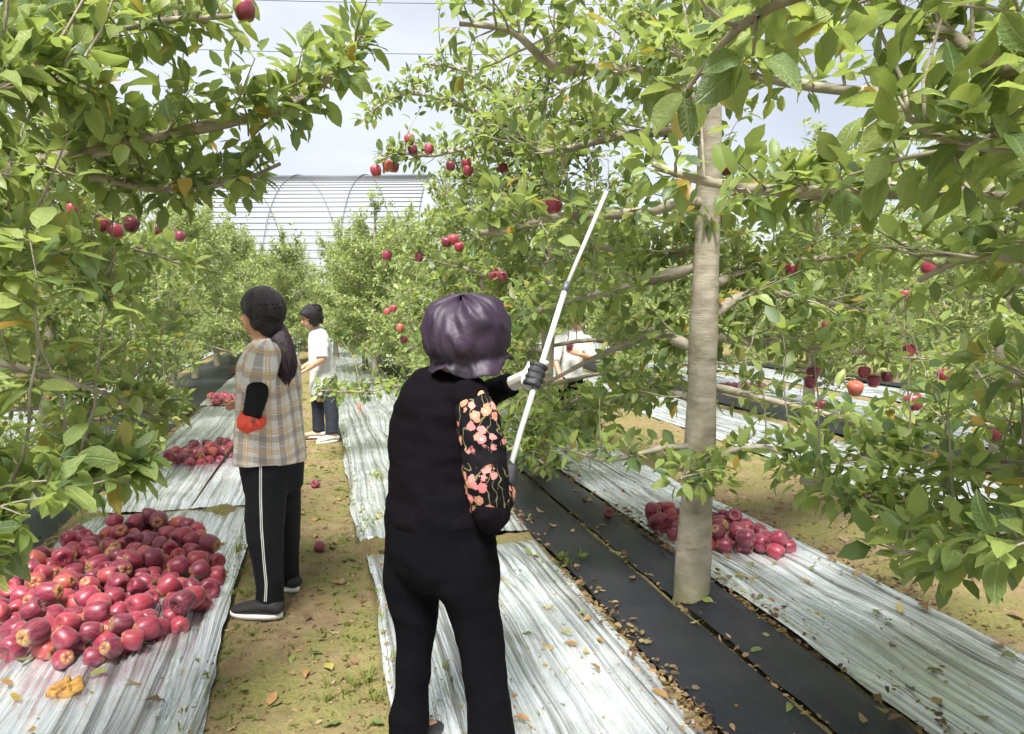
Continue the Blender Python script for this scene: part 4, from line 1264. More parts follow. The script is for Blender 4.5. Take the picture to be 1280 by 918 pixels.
# gloves
ax1 = nrm(pole_top - pole_bot)
s = Soup(); palm, tips = hand_grip(s, ax1, pole_mid, .0115, nrm(wr_l - pole_mid), 1, 1.12, wrist=wr_l, fr=.0098); gl = s.skin('glove', M['glove'], W1, .0042, 2)
s = Soup()
for p_ in tips: s.tube([q_ + (q_ - pole_mid - ax1 * ((q_ - pole_mid) @ ax1)) * .06 for q_ in p_[1:]], [.0118, .012, .012, .0116, .011, .010], n=8)
s.skin('rubber_palm', M['rubber'], gl, .0045, 2)
s = Soup(); hand_grip(s, ax1, P(635, 599, 2.49), .0115, nrm(ha_r - P(640, 600, 2.55)), 1, 1.1, wrist=P(627, 615, 2.43), fr=.0098); s.skin('glove', M['rubber'], W1, .0045, 2)
s = Soup(); s.tube([P(612, 489, 2.735), P(625, 486, 2.71), wr_l + (wr_l - el_l) * .02], [.047, .045, .044], n=16, cap=.1); s.skin('cuff', M['black_cloth'], W1, .006, 2, .003, (20, 20, 20), 4)
# hat: soft crown, drooping wavy brim
hc = P(583, 418, 2.42)
ht_up = nrm(np.array([0, 0, 1.0]) - CR * .10 - FH * .12); hx = nrm(np.cross(ht_up, fw1)); hy = np.cross(ht_up, hx); HA = np.array([hx, hy, ht_up])
prof = [(.004, .122), (.045, .12), (.088, .107), (.120, .08), (.139, .042), (.146, .004), (.141, -.034), (.127, -.06), (.124, -.068), (.127, -.078), (.134, -.09), (.140, -.104), (.137, -.107), (.12, -.075), (.112, -.05)]
def hat_ring(r, z, n_=96):
    out = []
    for j in range(n_):
        t_ = 2 * math.pi * j / n_
        w = max(0, min(1, (-.06 - z) / .045)); cr = max(0, min(1, (z + .06) / .1))
        pk = float(vn(t_ * 2.2, z * 13, seed=31)); pk2 = 1 - 2 * abs(float(vn(t_ * 3.3 + z * 9, z * 7, seed=32)))
        rr = r * (1 + .06 * pk * (1 - w) + .05 * pk2 * cr + .04 * w * math.sin(5 * t_ + 1.1) + .04 * w * float(vn(t_ * 5, 0, seed=33)))
        fo = 1 - 2.4 * abs(float(vn(t_ * 4.4 + z * 6, z * 16, seed=35))); rr *= 1 + .045 * fo * (1 - .4 * w) + .012 * float(vn(t_ * 14, z * 30, seed=36))
        zz = z + .013 * pk2 * cr + w * (-.016 * math.sin(3 * t_ + .5) - .008 * math.sin(7 * t_))
        out.append(hc + np.array([rr * math.cos(t_), rr * math.sin(t_), zz]) @ HA)
    return out
def hat_rows(pr):
    V = []
    for r, z in pr: V += hat_ring(r, z)
    n_ = 96
    Fq = [(i * n_ + j, (i + 1) * n_ + j, (i + 1) * n_ + (j + 1) % n_, i * n_ + (j + 1) % n_) for i in range(len(pr) - 1) for j in range(n_)]
    return np.array(V), Fq
cp = spline([(a, b_, 0) for a, b_ in prof[:8]], 20)[:, :2]; bp = spline([(a, b_, 0) for a, b_ in prof[7:]], 20)[:, :2]
HAT = empty('hat', foot * 0, W1)
V, Fq = hat_rows(cp); Fq.append(tuple(range(95, -1, -1))); mk('crown', V, Fq, M['hat'], HAT)
V, Fq = hat_rows(bp); mk('brim', V, Fq, M['hat'], HAT)
Soup().ball(hc + ht_up * .13, (.008, .008, .005)).build('button', M['hat'], HAT)
for heel, L in ((np.array([*P(509, 930, 2.5)[:2], 0]), leg_l), (np.array([*P(616, 940, 2.4)[:2], 0]), leg_r)):
    shoe(W1, heel - fw1 * .06, fw1, .24, .092, .075, M['shoe_black'], M['sole'], heel + UPV * .1)
PO = empty('picking_pole', pole_bot); tag(PO, 'long white aluminium picking pole held up by the woman in black', 'pole')
e1 = pole_bot - ax1 * .04
Soup().tube([e1, pole_bot * .5 + pole_mid * .5, pole_mid + ax1 * .38], [.0104] * 3, n=14, cap=.05).build('lower_tube', M['aluminium'], PO)
Soup().tube([pole_mid + ax1 * .36, pole_top], [.0083] * 2, n=14, cap=.05).build('upper_tube', M['aluminium'], PO)
Soup().tube([pole_mid + ax1 * .355, pole_mid + ax1 * .395], [.0118] * 2, n=14, cap=.05).build('lock_collar', M['steel'], PO)
s = Soup(); hk = nrm(np.cross(ax1, CF)); s.tube([pole_top - ax1 * .01, pole_top + ax1 * .03, pole_top + ax1 * .055 + hk * .018, pole_top + ax1 * .04 + hk * .042, pole_top + ax1 * .015 + hk * .045], [.005, .005, .0045, .004, .003], n=8)
s.build('hook', M['steel'], PO)

# ---- the woman in the plaid shirt
D2 = 3.72
fl = G(333, 763); fr_ = G(349, 731)
W2 = empty('person', (fl + fr_) / 2)
tag(W2, 'woman in plaid shirt with long dark ponytail and black striped trousers beside apple piles', 'person', 'people picking apples')
fw2 = nrm(-CR * .86 + FH * .5); rt2 = np.array([fw2[1], -fw2[0], 0])
tp = [(338, 578, .200, .15), (338, 560, .195, .146), (337, 520, .18, .135), (337, 480, .182, .125), (336, 455, .178, .115), (334, 440, .15, .095), (329, 426, .075, .07)]
nl_ = [(338, 576, .066, 3.71), (333, 600, .092, 3.62), (331, 640, .088, 3.61), (331, 672, .079, 3.6), (335, 700, .066, 3.61), (337, 730, .061, 3.62), (338, 756, .062, 3.64)]
fl_ = [(346, 577, .066, 3.75), (352, 600, .088, 3.84), (354, 640, .08, 3.86), (356, 672, .07, 3.9), (358, 700, .058, 3.93), (359, 726, .056, 3.96)]
sh2, el2, wr2 = P(327, 452, 3.58), P(322, 492, 3.44), P(315, 522, 3.42)
hc2 = P(326, 393, 3.71); hf2 = nrm(-CR * .95 + FH * .22)
s = Soup()
s.tube([P(x, y, D2) for x, y, a, b_ in tp], [(a * .85, b_ * .85) for x, y, a, b_ in tp], side=rt2)
s.tube([P(340, 560, D2), P(341, 590, D2), P(342, 604, D2)], [(.14, .1), (.13, .1), (.11, .09)], side=rt2, cap=.1)
for L in (nl_, fl_):
    s.tube([P(x, y, d) for x, y, r, d in L], [r * .62 for x, y, r, d in L], n=12, cap=.1)
    e = P(L[-1][0], L[-1][1], L[-1][3]); s.tube([e, np.array([*e[:2], .05]), np.array([*e[:2], .035]) + fw2 * .1], [.038, .034, .022], n=10)
s.tube([sh2, el2, wr2], [.046, .04, .028], n=12)
o2 = P(352, 450, 3.9); s.tube([o2, P(330, 490, 4.0), P(306, 500, 3.9)], [.046, .04, .028], n=12); hand_open(s, P(306, 500, 3.9), nrm(fw2 + np.array([0, 0, -.2])), UPV, 1.0, .7)
s.tube([P(331, 432, D2), P(327, 415, 3.71), P(326, 402, 3.71)], [.056, .05, .054], n=12)
head_shape(s, hc2, hf2, sc=.98)
s.skin('body', M['skin'], W2, .0095, 2)
face_bits(W2, hc2, hf2, .98)
hair_strands(head_hair(W2, hc2, hf2, 1.06), hc2, hf2, P(340, 402, 3.755), 1.0)
s = Soup()
pt = spline([P(338, 398, 3.76), P(343, 410, 3.74), P(350, 428, 3.70), P(356, 450, 3.66), P(359, 468, 3.63), P(358, 476, 3.62)], 14)
s.tube(pt, [(r, r * .75) for r in (.046, .048, .051, .055, .058, .060, .060, .059, .056, .052, .046, .038, .028, .014)], side=CR, n=18)
pony = s.skin('ponytail', M['pony'], W2, .007, 2, .0025, (70, 70, 4), 2)
s = Soup(); rsH = np.random.default_rng(3)
for k in range(80):
    a_ = rsH.uniform(0, 6.283); wob = rsH.uniform(.9, 1.07); end = int(rsH.integers(10, 14))
    rr = np.array([.046, .048, .051, .055, .058, .060, .060, .059, .056, .052, .046, .038, .028, .014])
    s.tube([pt[i] + (CR * math.cos(a_ + .05 * i) * rr[i] + CF * math.sin(a_ + .05 * i) * rr[i] * .75) * wob for i in range(end)] + [pt[end - 1] + CR * .01 * math.cos(a_) - UPV * rsH.uniform(.01, .04)], [.0032] * end + [.001], n=4, cap=0)
s.build('hair_strands', M['pony'], pony)
Soup().tube([P(338, 400, 3.755), P(341, 405, 3.75)], [.049, .049], n=14, cap=.1).build('hair_tie', M['black_cloth'], W2)
s = Soup()
s.tube([P(x, y, D2) for x, y, a, b_ in tp], [(a, b_) for x, y, a, b_ in tp], side=rt2, n=24, cap=.03)
s.tube([P(333, 446, 3.66), sh2, P(324, 470, 3.52), P(322, 486, 3.46)], [.085, .083, .078, .074], n=16, cap=.05)
s.tube([P(348, 446, 3.8), o2, P(335, 485, 4.0)], [.08, .075, .07], n=14)
sh = s.skin('shirt', M['plaid'], W2, .0095, 2, .0065, (10, 10, 8), 21)
cloth_uv(sh, P(337, 520, D2), CR, FH)
s = Soup(); s.tube([P(318, 428, 3.68), P(326, 431, 3.63), P(336, 428, 3.66), P(340, 424, 3.74)], [(.02, .012)] * 4, n=8); cl = s.skin('collar', M['plaid'], W2, .006, 2); cloth_uv(cl, P(337, 520, D2), CR, FH)
s = Soup(); s.tube([P(322, 484, 3.465), el2, P(318, 508, 3.425), P(315, 521, 3.42)], [.05, .051, .046, .042], n=14, cap=.05); s.skin('arm_sleeve', M['black_track'], W2, .007, 2, .003, (20, 20, 40), 5)
# trousers with the white side stripe
s = Soup()
tr = [(341, 565, .172, .128), (341, 590, .172, .132), (342, 612, .155, .122)]
s.tube([P(x, y, D2) for x, y, a, b_ in tr], [(a, b_) for x, y, a, b_ in tr], side=rt2, n=20, cap=.15)
for L in (nl_, fl_):
    s.tube([P(x, y, d) for x, y, r, d in L], [(r * 1.05, r * 1.15) for x, y, r, d in L], side=rt2, n=16, cap=.02)
tro = s.skin('trousers', M['black_track'], W2, .011, 3, .006, (8, 8, 9), 13)
bvh = BVHTree.FromPolygons([v.co for v in tro.data.vertices], [p.vertices for p in tro.data.polygons])
bw = wloc(W2)
sy = np.linspace(580, 752, 44)
sx = np.interp(sy, [580, 620, 660, 700, 730, 752], [326, 326, 327, 330, 333, 332])
for off, nm in ((-1.1, 'side_stripe'), (.9, 'side_stripe')):
    V = []
    for x, y in zip(sx, sy):
        for e in (-.55, .55):
            dr = P(x + off + e, y, 1) - CC
            hit = bvh.ray_cast(Vector(CC - bw), Vector(nrm(dr)))
            if hit[0] is not None: V.append(np.array(hit[0]) + bw + np.array(hit[1]) * .0025)
            else: V.append(V[-1] if V else P(x, y, 3.6))
    mk(nm, np.array(V), [(2 * k, 2 * k + 1, 2 * k + 3, 2 * k + 2) for k in range(len(sy) - 1)], M['stripe'], tro)
for L, hl in ((nl_, fl), (fl_, fr_)):
    e = P(L[-1][0], L[-1][1], L[-1][3])
    h0 = np.array([e[0], e[1], 0]) - fw2 * .075
    shoe(W2, h0, fw2 if L is fl_ else nrm(-CR * .97 + FH * .12), .255, .095, .08, M['shoe_black'], M['sole'], np.array([e[0], e[1], .11]))
# red glove closed round the thin stick
st0, st1 = P(316, 524, 3.40), G(240, 632, .03)
sa = nrm(st1 - st0); sg = P(312, 532, 3.44); st_a = sg - sa * .1
s = Soup(); s.ball(sg * .55 + wr2 * .45, (.034, .03, .038)); hand_grip(s, sa, sg, .008, nrm(wr2 - sg), -1, 1.2, wrist=wr2, fr=.0105); g2 = s.skin('glove', M['glove_red'], W2, .0048, 2)
s = Soup()
for k in range(9):
    a_ = 2 * math.pi * k / 9; x_ = nrm(np.cross(nrm(wr2 - sg), CF)); y_ = np.cross(nrm(wr2 - sg), x_)
    s.ball(wr2 + nrm(sg - wr2) * .012 + (x_ * math.cos(a_) + y_ * math.sin(a_)) * .043, .02 + .004 * (k % 3), n=8, m=6)
s.ball(wr2 * .35 + sg * .65 - FH * .03, (.05, .035, .042), n=12, m=8)
s.skin('glove_cuff', M['glove_red'], g2, .007, 1, .006, (45, 45, 45), 8)
o = Soup().tube([st_a, (st_a + st1) / 2 + UPV * .01, st1], [.008, .0075, .006], n=10).build('picking_stick', M['stick'], loc=st_a)
tag(o, 'thin brown stick held by the red glove and resting on the film', 'stick')

# ---- the woman in white further down the path
D3 = 8.24
W3 = empty('person', (G(398, 548) + G(415, 551)) / 2)
tag(W3, 'woman in white shirt and navy trousers stooping beside the dirt path', 'person', 'people picking apples')
fw3 = nrm(-CR * .95 - FH * .3); rt3 = np.array([fw3[1], -fw3[0], 0])
tp = [(405, 494, .185, .16), (405, 484, .18, .155), (404, 470, .17, .145), (401, 445, .17, .135), (399, 428, .165, .12), (397, 418, .14, .1), (394, 410, .07, .065)]
l1 = [(403, 474, .1, 8.26), (399, 488, .092, 8.3), (398, 505, .08, 8.3), (398, 522, .07, 8.3), (398, 540, .068, 8.3)]
l2 = [(408, 474, .1, 8.2), (411, 488, .092, 8.12), (414, 505, .08, 8.1), (415, 522, .072, 8.08), (415, 543, .068, 8.06)]
hc3 = P(388.5, 397, 8.14); hf3 = nrm(fw3 + np.array([0, 0, -.35]))
shn, eln, wrn = P(402, 424, 8.08), P(403, 450, 8.0), P(385, 461, 7.98)
shf, elf, wrf = P(396, 424, 8.4), P(394, 450, 8.45), P(380, 459, 8.4)
s = Soup()
s.tube([P(x, y, D3) for x, y, a, b_ in tp], [(a * .85, b_ * .85) for x, y, a, b_ in tp], side=rt3)
for L in (l1, l2):
    s.tube([P(x, y, d) for x, y, r, d in L], [r * .75 for x, y, r, d in L], n=12)
    e = P(L[-1][0], L[-1][1], L[-1][3]); s.tube([e, np.array([*e[:2], .05]), np.array([*e[:2], .04]) + fw3 * .14], [.042, .04, .028], n=10)
for a_, b_, c_ in ((shn, eln, wrn), (shf, elf, wrf)):
    s.tube([a_, b_, c_], [.05, .042, .03], n=12); hand_open(s, c_, nrm(c_ - b_), UPV, 1.05, .6)
s.tube([P(395, 413, D3), P(392, 405, 8.18)], [.055, .055], n=12)
head_shape(s, hc3, hf3)
s.skin('body', M['skin'], W3, .0105, 2); face_bits(W3, hc3, hf3)
hair_strands(head_hair(W3, hc3, hf3, 1.07), hc3, hf3, P(398, 394, 8.17), 1.02, 90)
s = Soup(); s.ball(P(398, 393, 8.17), (.05, .05, .055)); s.tube([P(397, 393, 8.17), P(401, 398, 8.17), P(402, 404, 8.17)], [.045, .042, .02], n=12); s.skin('hair_bun', M['hair'], W3, .01, 2)
s = Soup(); s.tube([P(x, y, D3) for x, y, a, b_ in tp], [(a, b_) for x, y, a, b_ in tp], side=rt3, n=20, cap=.05)
for a_, b_ in ((shn, eln), (shf, elf)): s.tube([a_ + (0, 0, .0), a_ * .5 + b_ * .5, b_ * .92 + a_ * .08], [.075, .072, .066], n=14, cap=.1)
s.skin('shirt', M['white_cloth'], W3, .012, 2, .007, (9, 9, 10), 33)
s = Soup(); s.tube([P(405, 478, D3), P(405, 488, D3), P(406, 496, D3)], [(.16, .13), (.165, .14), (.145, .115)], side=rt3, n=18, cap=.1)
for L in (l1, l2): s.tube([P(x, y, d) for x, y, r, d in L], [r for x, y, r, d in L], n=14, cap=.02)
s.skin('trousers', M['navy'], W3, .012, 2, .006, (9, 9, 9), 35)
for L, dr in ((l1, -CR), (l2, nrm(-CR * .75 - FH * .65))):
    e = P(L[-1][0], L[-1][1], L[-1][3]); shoe(W3, np.array([e[0], e[1], 0]) - nrm(dr) * .07, dr, .25, .095, .075, M['shoe_pale'], M['sole'], np.array([e[0], e[1], .1]))

# ---- the person in white behind the leaves on the right
D4 = 9.1
W4 = empty('person', G(713, 534))
tag(W4, 'person in white shirt half hidden by leaves, holding a red apple at the chest', 'person', 'people picking apples')
fw4 = nrm(-CR * .55 - FH * .8); rt4 = np.array([fw4[1], -fw4[0], 0])
tp = [(712, 474, .175, .14), (711, 455, .18, .145), (712, 436, .19, .135), (716, 424, .185, .12), (719, 416, .13, .09), (721, 410, .07, .065)]
hc4 = P(722, 397, 9.0)
s = Soup(); s.tube([P(x, y, D4) for x, y, a, b_ in tp], [(a * .85, b_ * .85) for x, y, a, b_ in tp], side=rt4)
legs4 = ([(709, 466, .1, 9.1), (706, 478, .095, 9.05), (706, 500, .08, 9.05), (707, 529, .066, 9.05)], [(716, 466, .1, 9.12), (720, 478, .095, 9.15), (719, 500, .08, 9.15), (719, 529, .066, 9.2)])
for L in legs4: s.tube([P(x, y, d) for x, y, r, d in L] + [np.array([*P(*L[-1][:2], L[-1][3])[:2], .04])], [r * .75 for x, y, r, d in L] + [.04], n=12)
ap4 = P(712, 433, 8.78)
s.tube([P(735, 428, 9.0), P(741, 448, 8.85), P(724, 443, 8.78)], [.05, .042, .03], n=12)
hand_open(s, P(724, 443, 8.78), nrm(ap4 + UPV * -.05 - P(724, 443, 8.78)), -FH, 1.1, .35)
s.tube([P(698, 428, 9.0), P(694, 452, 8.9), P(700, 470, 8.8)], [.05, .042, .03], n=12); hand_open(s, P(700, 470, 8.8), nrm(np.array([.1, -.2, -1])), -FH, 1.0, .5)
s.tube([P(720, 416, D4), P(722, 406, 9.02)], [.055, .055], n=12); head_shape(s, hc4, nrm(fw4 + np.array([0, 0, -.3])))
s.skin('body', M['skin'], W4, .011, 2); face_bits(W4, hc4, nrm(fw4 + np.array([0, 0, -.3]))); head_hair(W4, hc4, nrm(fw4 + np.array([0, 0, -.3])), 1.07)
s = Soup(); s.tube([P(x, y, D4) for x, y, a, b_ in tp], [(a, b_) for x, y, a, b_ in tp], side=rt4, n=20, cap=.05)
s.tube([P(732, 424, 9.05), P(736, 436, 8.98), P(741, 447, 8.87)], [.075, .07, .062], n=14); s.tube([P(700, 424, 9.05), P(696, 440, 8.95), P(694, 451, 8.9)], [.075, .07, .062], n=14)
s.skin('shirt', M['white_cloth'], W4, .012, 2, .006, (9, 9, 10), 43)
s = Soup(); s.tube([P(712, 470, D4), P(712, 482, D4), P(712, 488, D4)], [(.165, .13), (.165, .135), (.14, .11)], side=rt4, n=18, cap=.1)
for L in legs4: s.tube([P(x, y, d) for x, y, r, d in L], [r for x, y, r, d in L], n=14, cap=.02)
s.skin('trousers', M['black_cloth'], W4, .012, 2, .005, (9, 9, 9), 45)
for L in legs4:
    e = P(*L[-1][:2], L[-1][3]); shoe(W4, np.array([e[0], e[1], 0]) - fw4 * .07, fw4, .25, .095, .075, M['shoe_black'], M['sole'], np.array([e[0], e[1], .1]))

# ------------------------------------------------------------------ apples
def apple_mesh(k):
    rs = np.random.default_rng(700 + k)
    tall = rs.uniform(.98, 1.12)
    prof = [(.02, .36), (.1, .345), (.2, .40), (.33, .455), (.44, .40), (.5, .25), (.5, .05), (.455, -.15), (.385, -.32), (.3, -.43), (.2, -.465), (.11, -.44), (.04, -.40)]
    n = 20
    V = []
    for r, z in prof:
        for j in range(n):
            t_ = 2 * math.pi * j / n
            lob = 1 + (.05 if z < 0 else .03) * math.cos(5 * t_ + k) * min(1, abs(z) * 2.4) + .025 * math.sin(2 * t_ + k * 2)
            zz = z * tall + (.025 * math.cos(5 * t_ + k) if z < -.38 else 0)
            V.append((r * lob * math.cos(t_) + .03 * z * math.sin(k), r * lob * math.sin(t_), zz))
    Fq = [(i * n + j, i * n + (j + 1) % n, (i + 1) * n + (j + 1) % n, (i + 1) * n + j) for i in range(len(prof) - 1) for j in range(n)]
    Fq = [q[::-1] for q in Fq] + [tuple(range(n)), tuple((len(prof) - 1) * n + j for j in range(n - 1, -1, -1))]
    return mesh('apple', np.array(V) * .09, Fq, M['apple'])


APPLES = [apple_mesh(k) for k in range(5)]
_s = Soup().tube(np.array([(0, 0, .025), (.001, 0, .04), (.005, .001, .058)]), [.0022, .0018, .0022], n=6)
STEM = mesh('stem', np.array(_s.v), _s.f, M['stem'])
rsA = np.random.default_rng(77)


def apple(loc, d, rot, label, group, stem=True):
    o = link('apple', APPLES[int(rsA.integers(5))], None, loc)
    o.rotation_euler = rot
    s_ = d / .09
    o.scale = (s_, s_, s_)
    tag(o, label, 'apple', group)
    if stem:
        c = link('stem', STEM, o)
    return o


def heap(cx, cy, ax, rx, ry, count, d, label, group, layers=1.0, stem=True, stuff=False):
    """drop apples one by one, each settling in the lowest free hollow of a heap"""
    P_ = []
    ca, sa_ = math.cos(ax), math.sin(ax)
    for k in range(count):
        best = None
        dk = d * rsA.uniform(.8, 1.14)
        for q in range(14):
            rr = math.sqrt(rsA.uniform()) ** (1.0 if k < count * .55 else 1.45); an = rsA.uniform(0, 6.283)
            lx, ly = rx * rr * math.cos(an), ry * rr * math.sin(an)
            x, y = cx + lx * ca - ly * sa_, cy + lx * sa_ + ly * ca
            z = .02 + dk * .47
            for (x2, y2, z2, d2) in P_:
                dd = math.hypot(x - x2, y - y2); R = (dk + d2) * .5 * .93
                if dd < R: z = max(z, z2 + math.sqrt(R * R - dd * dd) * layers)
            cost = z + rsA.uniform(0, .012)
            if best is None or cost < best[0]: best = (cost, x, y, z, dk)
        P_.append(best[1:])
    # leave out the ones buried so deep that no viewer near the camera sees them
    S = np.array(P_); n_ = len(S); seen = np.zeros(n_, bool)
    for off in ((0, 0, 0), (-.8, 0, 0), (.8, 0, 0), (0, 0, .4), (0, .6, -.3)):
        cam_p = CC + np.array(off)
        for i in range(n_):
            if seen[i]: continue
            c = S[i, :3]; vd = nrm(c - cam_p); a1 = nrm(np.cross(vd, UPV)); a2 = np.cross(a1, vd); r = S[i, 3] * .5
            oth = np.delete(np.arange(n_), i)
            for q in range(9):
                an = q * math.pi / 4
                pt = c + ((a1 * math.cos(an) + a2 * math.sin(an)) * r * .8 - vd * r * .55 if q < 8 else -vd * r)
                d_ = pt - cam_p; L = np.linalg.norm(d_); d_ = d_ / L
                w = S[oth, :3] - cam_p; tt = w @ d_; ds = np.linalg.norm(w - tt[:, None] * d_, axis=1)
                if not ((ds < S[oth, 3] * .45) & (tt < L) & (tt > 0)).any(): seen[i] = True; break
    if stuff:
        V, Fq, bb = [], [], 0
        me = APPLES[0]; tv = np.array([v.co for v in me.vertices]); tf = [tuple(p.vertices) for p in me.polygons]
        for (x, y, z, dk) in S:
            R = np.array(Matrix.Rotation(rsA.uniform(0, 6), 3, 'X') @ Matrix.Rotation(rsA.uniform(0, 6), 3, 'Y'))
            V.append(tv @ R.T * dk / .09 + (x, y, z)); Fq += [tuple(i + bb for i in f) for f in tf]; bb += len(tv)
        return tag(mk('apple_heap', np.vstack(V), Fq, M['apple'], loc=(cx, cy, 0)), label, 'apple heap', None, 'stuff')
    for (x, y, z, dk) in S[seen]:
        apple((x, y, z), dk, (rsA.uniform(0, 6.28), rsA.uniform(.6, 2.5), rsA.uniform(0, 6.28)), label, group, stem)


heap(-1.08, 4.25, math.radians(8), .50, .98, 200, .098, 'red apple in the largest heap on the film beside the plaid shirt woman', 'apples in the largest heap')
heap(-1.08, 7.62, 0, .36, .46, 46, .096, 'red apple in the second heap behind the woman in plaid', 'apples in the second heap')
heap(-1.35, 11.8, 0, .3, .45, 26, .096, 'red apple in the third heap along the left film', 'apples in the third heap', stem=False)
heap(-1.5, 16.4, 0, .3, .5, 26, .096, 'far heap of red apples on the film left of the path', None, stuff=True)
heap(2.44, 4.18, math.radians(25), .27, .5, 62, .092, 'red apple in the heap on the film behind the bare trunk', 'apples in the heap behind the trunk')
heap(6.9, 11.2, 0, .55, .4, 44, .095, 'low heap of red apples on the film beyond the second tree row', None, stuff=True)
heap(-1.75, 4.6, 0, .16, .2, 8, .094, 'red apple lying on the film left of the largest heap', 'apples left of the largest heap')
for (px, py, lab) in [(395, 609, 'small red apple lying alone on the dirt path'), (449, 513, 'single red apple on the film right of the dirt path'), (760, 652, 'reddish fallen apple lying on the black fabric seam'), (400, 690, 'tiny rotten apple on the dirt path beside the plaid shirt woman')]:
    g = G(px, py)
    apple((g[0], g[1], surf_h(g[0], g[1]) + .028), .068, (1.2, .6, px), lab, None)
ap = apple(ap4, .085, (.3, .3, 0), 'red apple held in the hand of the person in the white shirt', None)

# apples still hanging: (x, y, depth) read from the photograph
t = NT('rotten_apple'); n = t.noise(t.coords(), 40, 5)
t.set(Base_Color=t.ramp(n, [(.3, (.12, .05, .02)), (.5, (.4, .2, .05)), (.7, (.5, .33, .06))]), Roughness=.6); M['rotten'] = t.m
g = G(84, 876); V = np.array([v.co for v in APPLES[2].vertices]) * (1.5, 1.35, .38); V = V + .012 * vn(V[:, 0] * 60, V[:, 1] * 60, V[:, 2] * 60, 4)[:, None]
o = mk('squashed_apple', V + (g[0], g[1], .045), [tuple(p.vertices) for p in APPLES[2].polygons], M['rotten'], loc=(g[0], g[1], .045)); tag(o, 'squashed yellow and brown rotten apple on the film before the largest heap', 'apple')
nodes = [np.vstack(T.nodes) for T in TREES]
roots_near = [o for o in bpy.data.objects if o.name.startswith('apple_tree') and o.type == 'EMPTY'][:len(TREES)]
AN, AO = np.vstack(nodes), np.concatenate([[i] * len(n_) for i, n_ in enumerate(nodes)])
far = []
FAR_ROOT = []
for (k, loc, rz, sc, rr_) in PT[:14] + PT[-7:]:
    n_ = np.vstack(PROTO[k].nodes) * sc
    c_, s_ = math.cos(rz), math.sin(rz)
    FAR_ROOT += [(rr_, loc, rz, sc)] * len(n_)
    far.append(np.stack([n_[:, 0] * c_ - n_[:, 1] * s_ + loc[0], n_[:, 0] * s_ + n_[:, 1] * c_ + loc[1], n_[:, 2] + loc[2]], -1))
AF = np.vstack(far)
ALLN = np.vstack([AN, AF])
spurs = []
for (px, py, d) in HANG:
    p = P(px, py, d)
    # slide along the sight line to the nearest twig, then hang from it
    bestd = None
    for dd in np.linspace(max(1.2, d - .7), d + .7, 15):
        q = P(px, py, dd) + UPV * .06
        j = int(np.argmin(((ALLN - q) ** 2).sum(1)))
        e = float(np.linalg.norm(ALLN[j] - q)) + abs(dd - d) * .08
        if bestd is None or e < bestd[0]: bestd = (e, dd, j)
    p = P(px, py, bestd[1]); tw = ALLN[bestd[2]]
    if bestd[0] > .34: continue
    top = p + UPV * .05
    mid_ = (tw + top) / 2 + UPV * (.02 + .1 * np.linalg.norm(tw - top))
    side_ = 'left' if px < 335 else ('middle' if px < 640 else 'right')
    lab = {'left': 'red apple hanging in the trees left of the dirt path', 'middle': 'red apple hanging in the trees behind the woman in black', 'right': 'red apple hanging in the trees right of the picking pole'}[side_]
    apple(p, .084 * rsA.uniform(.9, 1.1), (rsA.uniform(-.25, .25), rsA.uniform(-.25, .25), rsA.uniform(0, 6.28)), lab, {'left': 'apples hanging left', 'middle': 'apples hanging in the middle', 'right': 'apples hanging right'}[side_])
    o = Soup().tube(spline([tw, mid_, top], 7), [.004, .004, .0035, .003, .003, .0025, .0025], n=5).build('fruit_spur', M['twig'])
    if bestd[2] < len(AN):
        o.parent = roots_near[int(AO[bestd[2]])]; o.location = -wloc(o.parent)
    else:
        rr_, loc, rz, sc = FAR_ROOT[bestd[2] - len(AN)]
        o.parent = rr_; o.matrix_parent_inverse = (Matrix.Translation(loc) @ Matrix.Rotation(rz, 4, 'Z') @ Matrix.Scale(sc, 4)).inverted()

# ------------------------------------------------------------------ fallen leaves, litter, weeds
rsL = np.random.default_rng(31)
spots = [(930, 300, 'fallen leaf on the silver film', 62, (.28, 1.28, 1.9, 5.5)), (0, 0, 'fallen leaf on the bright film behind the bare trunk', 40, (2.12, 2.9, 1.9, 5.5)), (0, 0, 'fallen leaf on the black ground fabric', 26, (1.36, 2.02, 2.0, 5.5)),
         (0, 0, 'fallen leaf on the dirt path', 70, (-.42, .2, 2.4, 8)), (0, 0, 'fallen leaf on the film around the largest apple heap', 26, (-1.6, -.5, 2.6, 5.6)), (0, 0, 'fallen leaf on the dirt right of the bright film', 30, (2.96, 4.1, 2.6, 6))]
for (_, _, lab, cnt_, (x0, x1, y0, y1)) in spots:
    for k in range(cnt_):
        y = y0 + (y1 - y0) * rsL.uniform() ** 1.3; x = rsL.uniform(x0, x1)
        o = link('fallen_leaf', FALLEN_MESHES[int(rsL.integers(5))], None, (x, y, surf_h(x, y) + .012))
        s_ = rsL.uniform(.045, .085)
        o.scale = (s_, s_, s_); o.rotation_euler = (rsL.normal(0, .25) + (math.pi if rsL.uniform() < .3 else 0), rsL.normal(0, .2), rsL.uniform(0, 6.28))
        tag(o, lab, 'leaf', lab.replace('fallen leaf', 'fallen leaves'))


def scatter(name, n, gen, smin, smax, mat, lift=.008, tilt=.5):
    xy = np.array([gen() for _ in range(n)])
    z = surf_hv(xy[:, 0], xy[:, 1])
    a = rsL.uniform(0, 6.28, n)
    d = np.stack([np.cos(a), np.sin(a), rsL.normal(0, .2, n)], -1)
    up = UPV + rsL.normal(0, tilt, (n, 3))
    V, Fq = leaf_cloud(np.column_stack([xy, z + lift]), d, up, rsL.uniform(smin, smax, n), rsL)
    o = mk(name, V, Fq, M[mat]); tag(o, kind='stuff'); return o


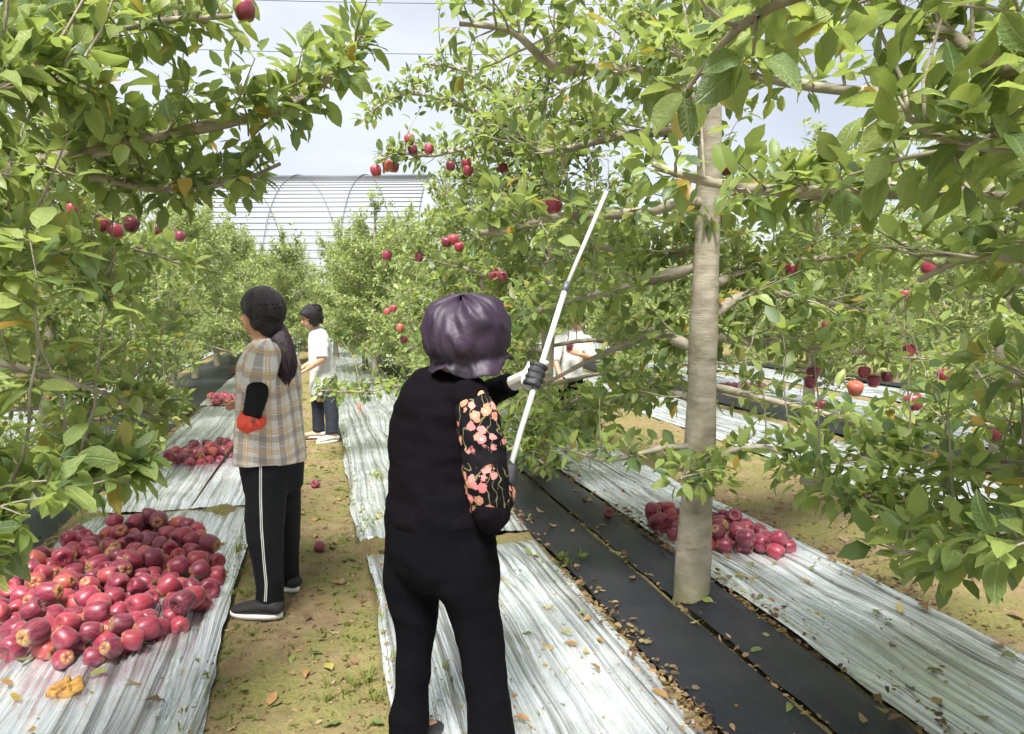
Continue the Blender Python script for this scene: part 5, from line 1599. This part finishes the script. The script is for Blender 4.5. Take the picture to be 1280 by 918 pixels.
def edge_gen():
    e = [(1.325, .03), (2.07, .035), (-1.70, .045), (1.738, .012), (2.97, .05)][int(rsL.choice(5, p=[.32, .32, .14, .08, .14]))]
    while True:
        y = 1.6 + 9 * rsL.uniform() ** 1.7
        if float(vn(np.array(y * 1.7), np.array(e[0]), seed=61)) + .5 > rsL.uniform(): break
    return (e[0] + rsL.normal(0, e[1]), y)
o = scatter('leaf_litter', 3300, edge_gen, .012, .045, 'litter', .012, .8); tag(o, 'brown dry leaf litter heaped along the black fabric edges', 'leaf litter')
o = scatter('path_litter', 2600, lambda: ((rsL.uniform(-.5, .28) if rsL.uniform() < .6 else rsL.uniform(2.95, 4.2)), 1.9 + 9 * rsL.uniform() ** 1.5), .010, .034, 'litter', .006, .7); tag(o, 'small brown leaf bits strewn over the dirt path', 'leaf litter')
o = scatter('film_debris', 1100, lambda: ((rsL.uniform(.26, 1.3) if rsL.uniform() < .55 else (rsL.uniform(2.1, 2.92) if rsL.uniform() < .6 else rsL.uniform(-1.6, -.5))), 1.7 + 7 * rsL.uniform() ** 1.4), .008, .03, 'leaf_fallen', .006, .6); tag(o, 'leaf crumbs scattered over the silver films', 'debris')

# weeds: small tufts of blades
V, Fq = [], []
def tuft(x, y, n, h, spread):
    z = surf_h(x, y)
    for k in range(n):
        a = rsL.uniform(0, 6.28); l = h * rsL.uniform(.5, 1.2); w = .0035 * rsL.uniform(.7, 1.4); e = rsL.uniform(.3, 1.1)
        d = np.array([math.cos(a), math.sin(a), 0]); s_ = np.array([-d[1], d[0], 0]) * w
        b0 = np.array([x, y, z - .004]) + d * rsL.uniform(0, spread)
        b1 = b0 + d * l * .35 * e + UPV * l * .6; b2 = b0 + d * l * e + UPV * l * .75
        i = len(V); V.extend([b0 - s_, b0 + s_, b1 + s_, b1 - s_, b2]); Fq.extend([(i, i + 1, i + 2), (i, i + 2, i + 3), (i + 3, i + 2, i + 4)])
for k in range(900):
    side_ = rsL.uniform()
    x = rsL.normal(.16, .07) if side_ < .25 else (rsL.normal(-.4, .06) if side_ < .5 else (rsL.uniform(-.45, .22) if side_ < .75 else rsL.uniform(2.98, 4.2)))
    tuft(x, 2.0 + 11 * rsL.uniform() ** 1.4, int(rsL.integers(4, 10)), rsL.uniform(.012, .035), .02)
for (px, py) in [(340, 600), (190, 590), (470, 600), (430, 870), (310, 700), (700, 700), (590, 880), (460, 850), (380, 480), (360, 470), (375, 500), (118, 640), (125, 655)]:
    g = G(px, py)
    for q in range(5): tuft(g[0] + rsL.normal(0, .05), g[1] + rsL.normal(0, .08), 10, .06, .03)
o = mk('weeds', np.array(V), np.array(Fq), M['grass']); tag(o, 'short green weeds growing on the dirt path', 'weeds', kind='stuff')
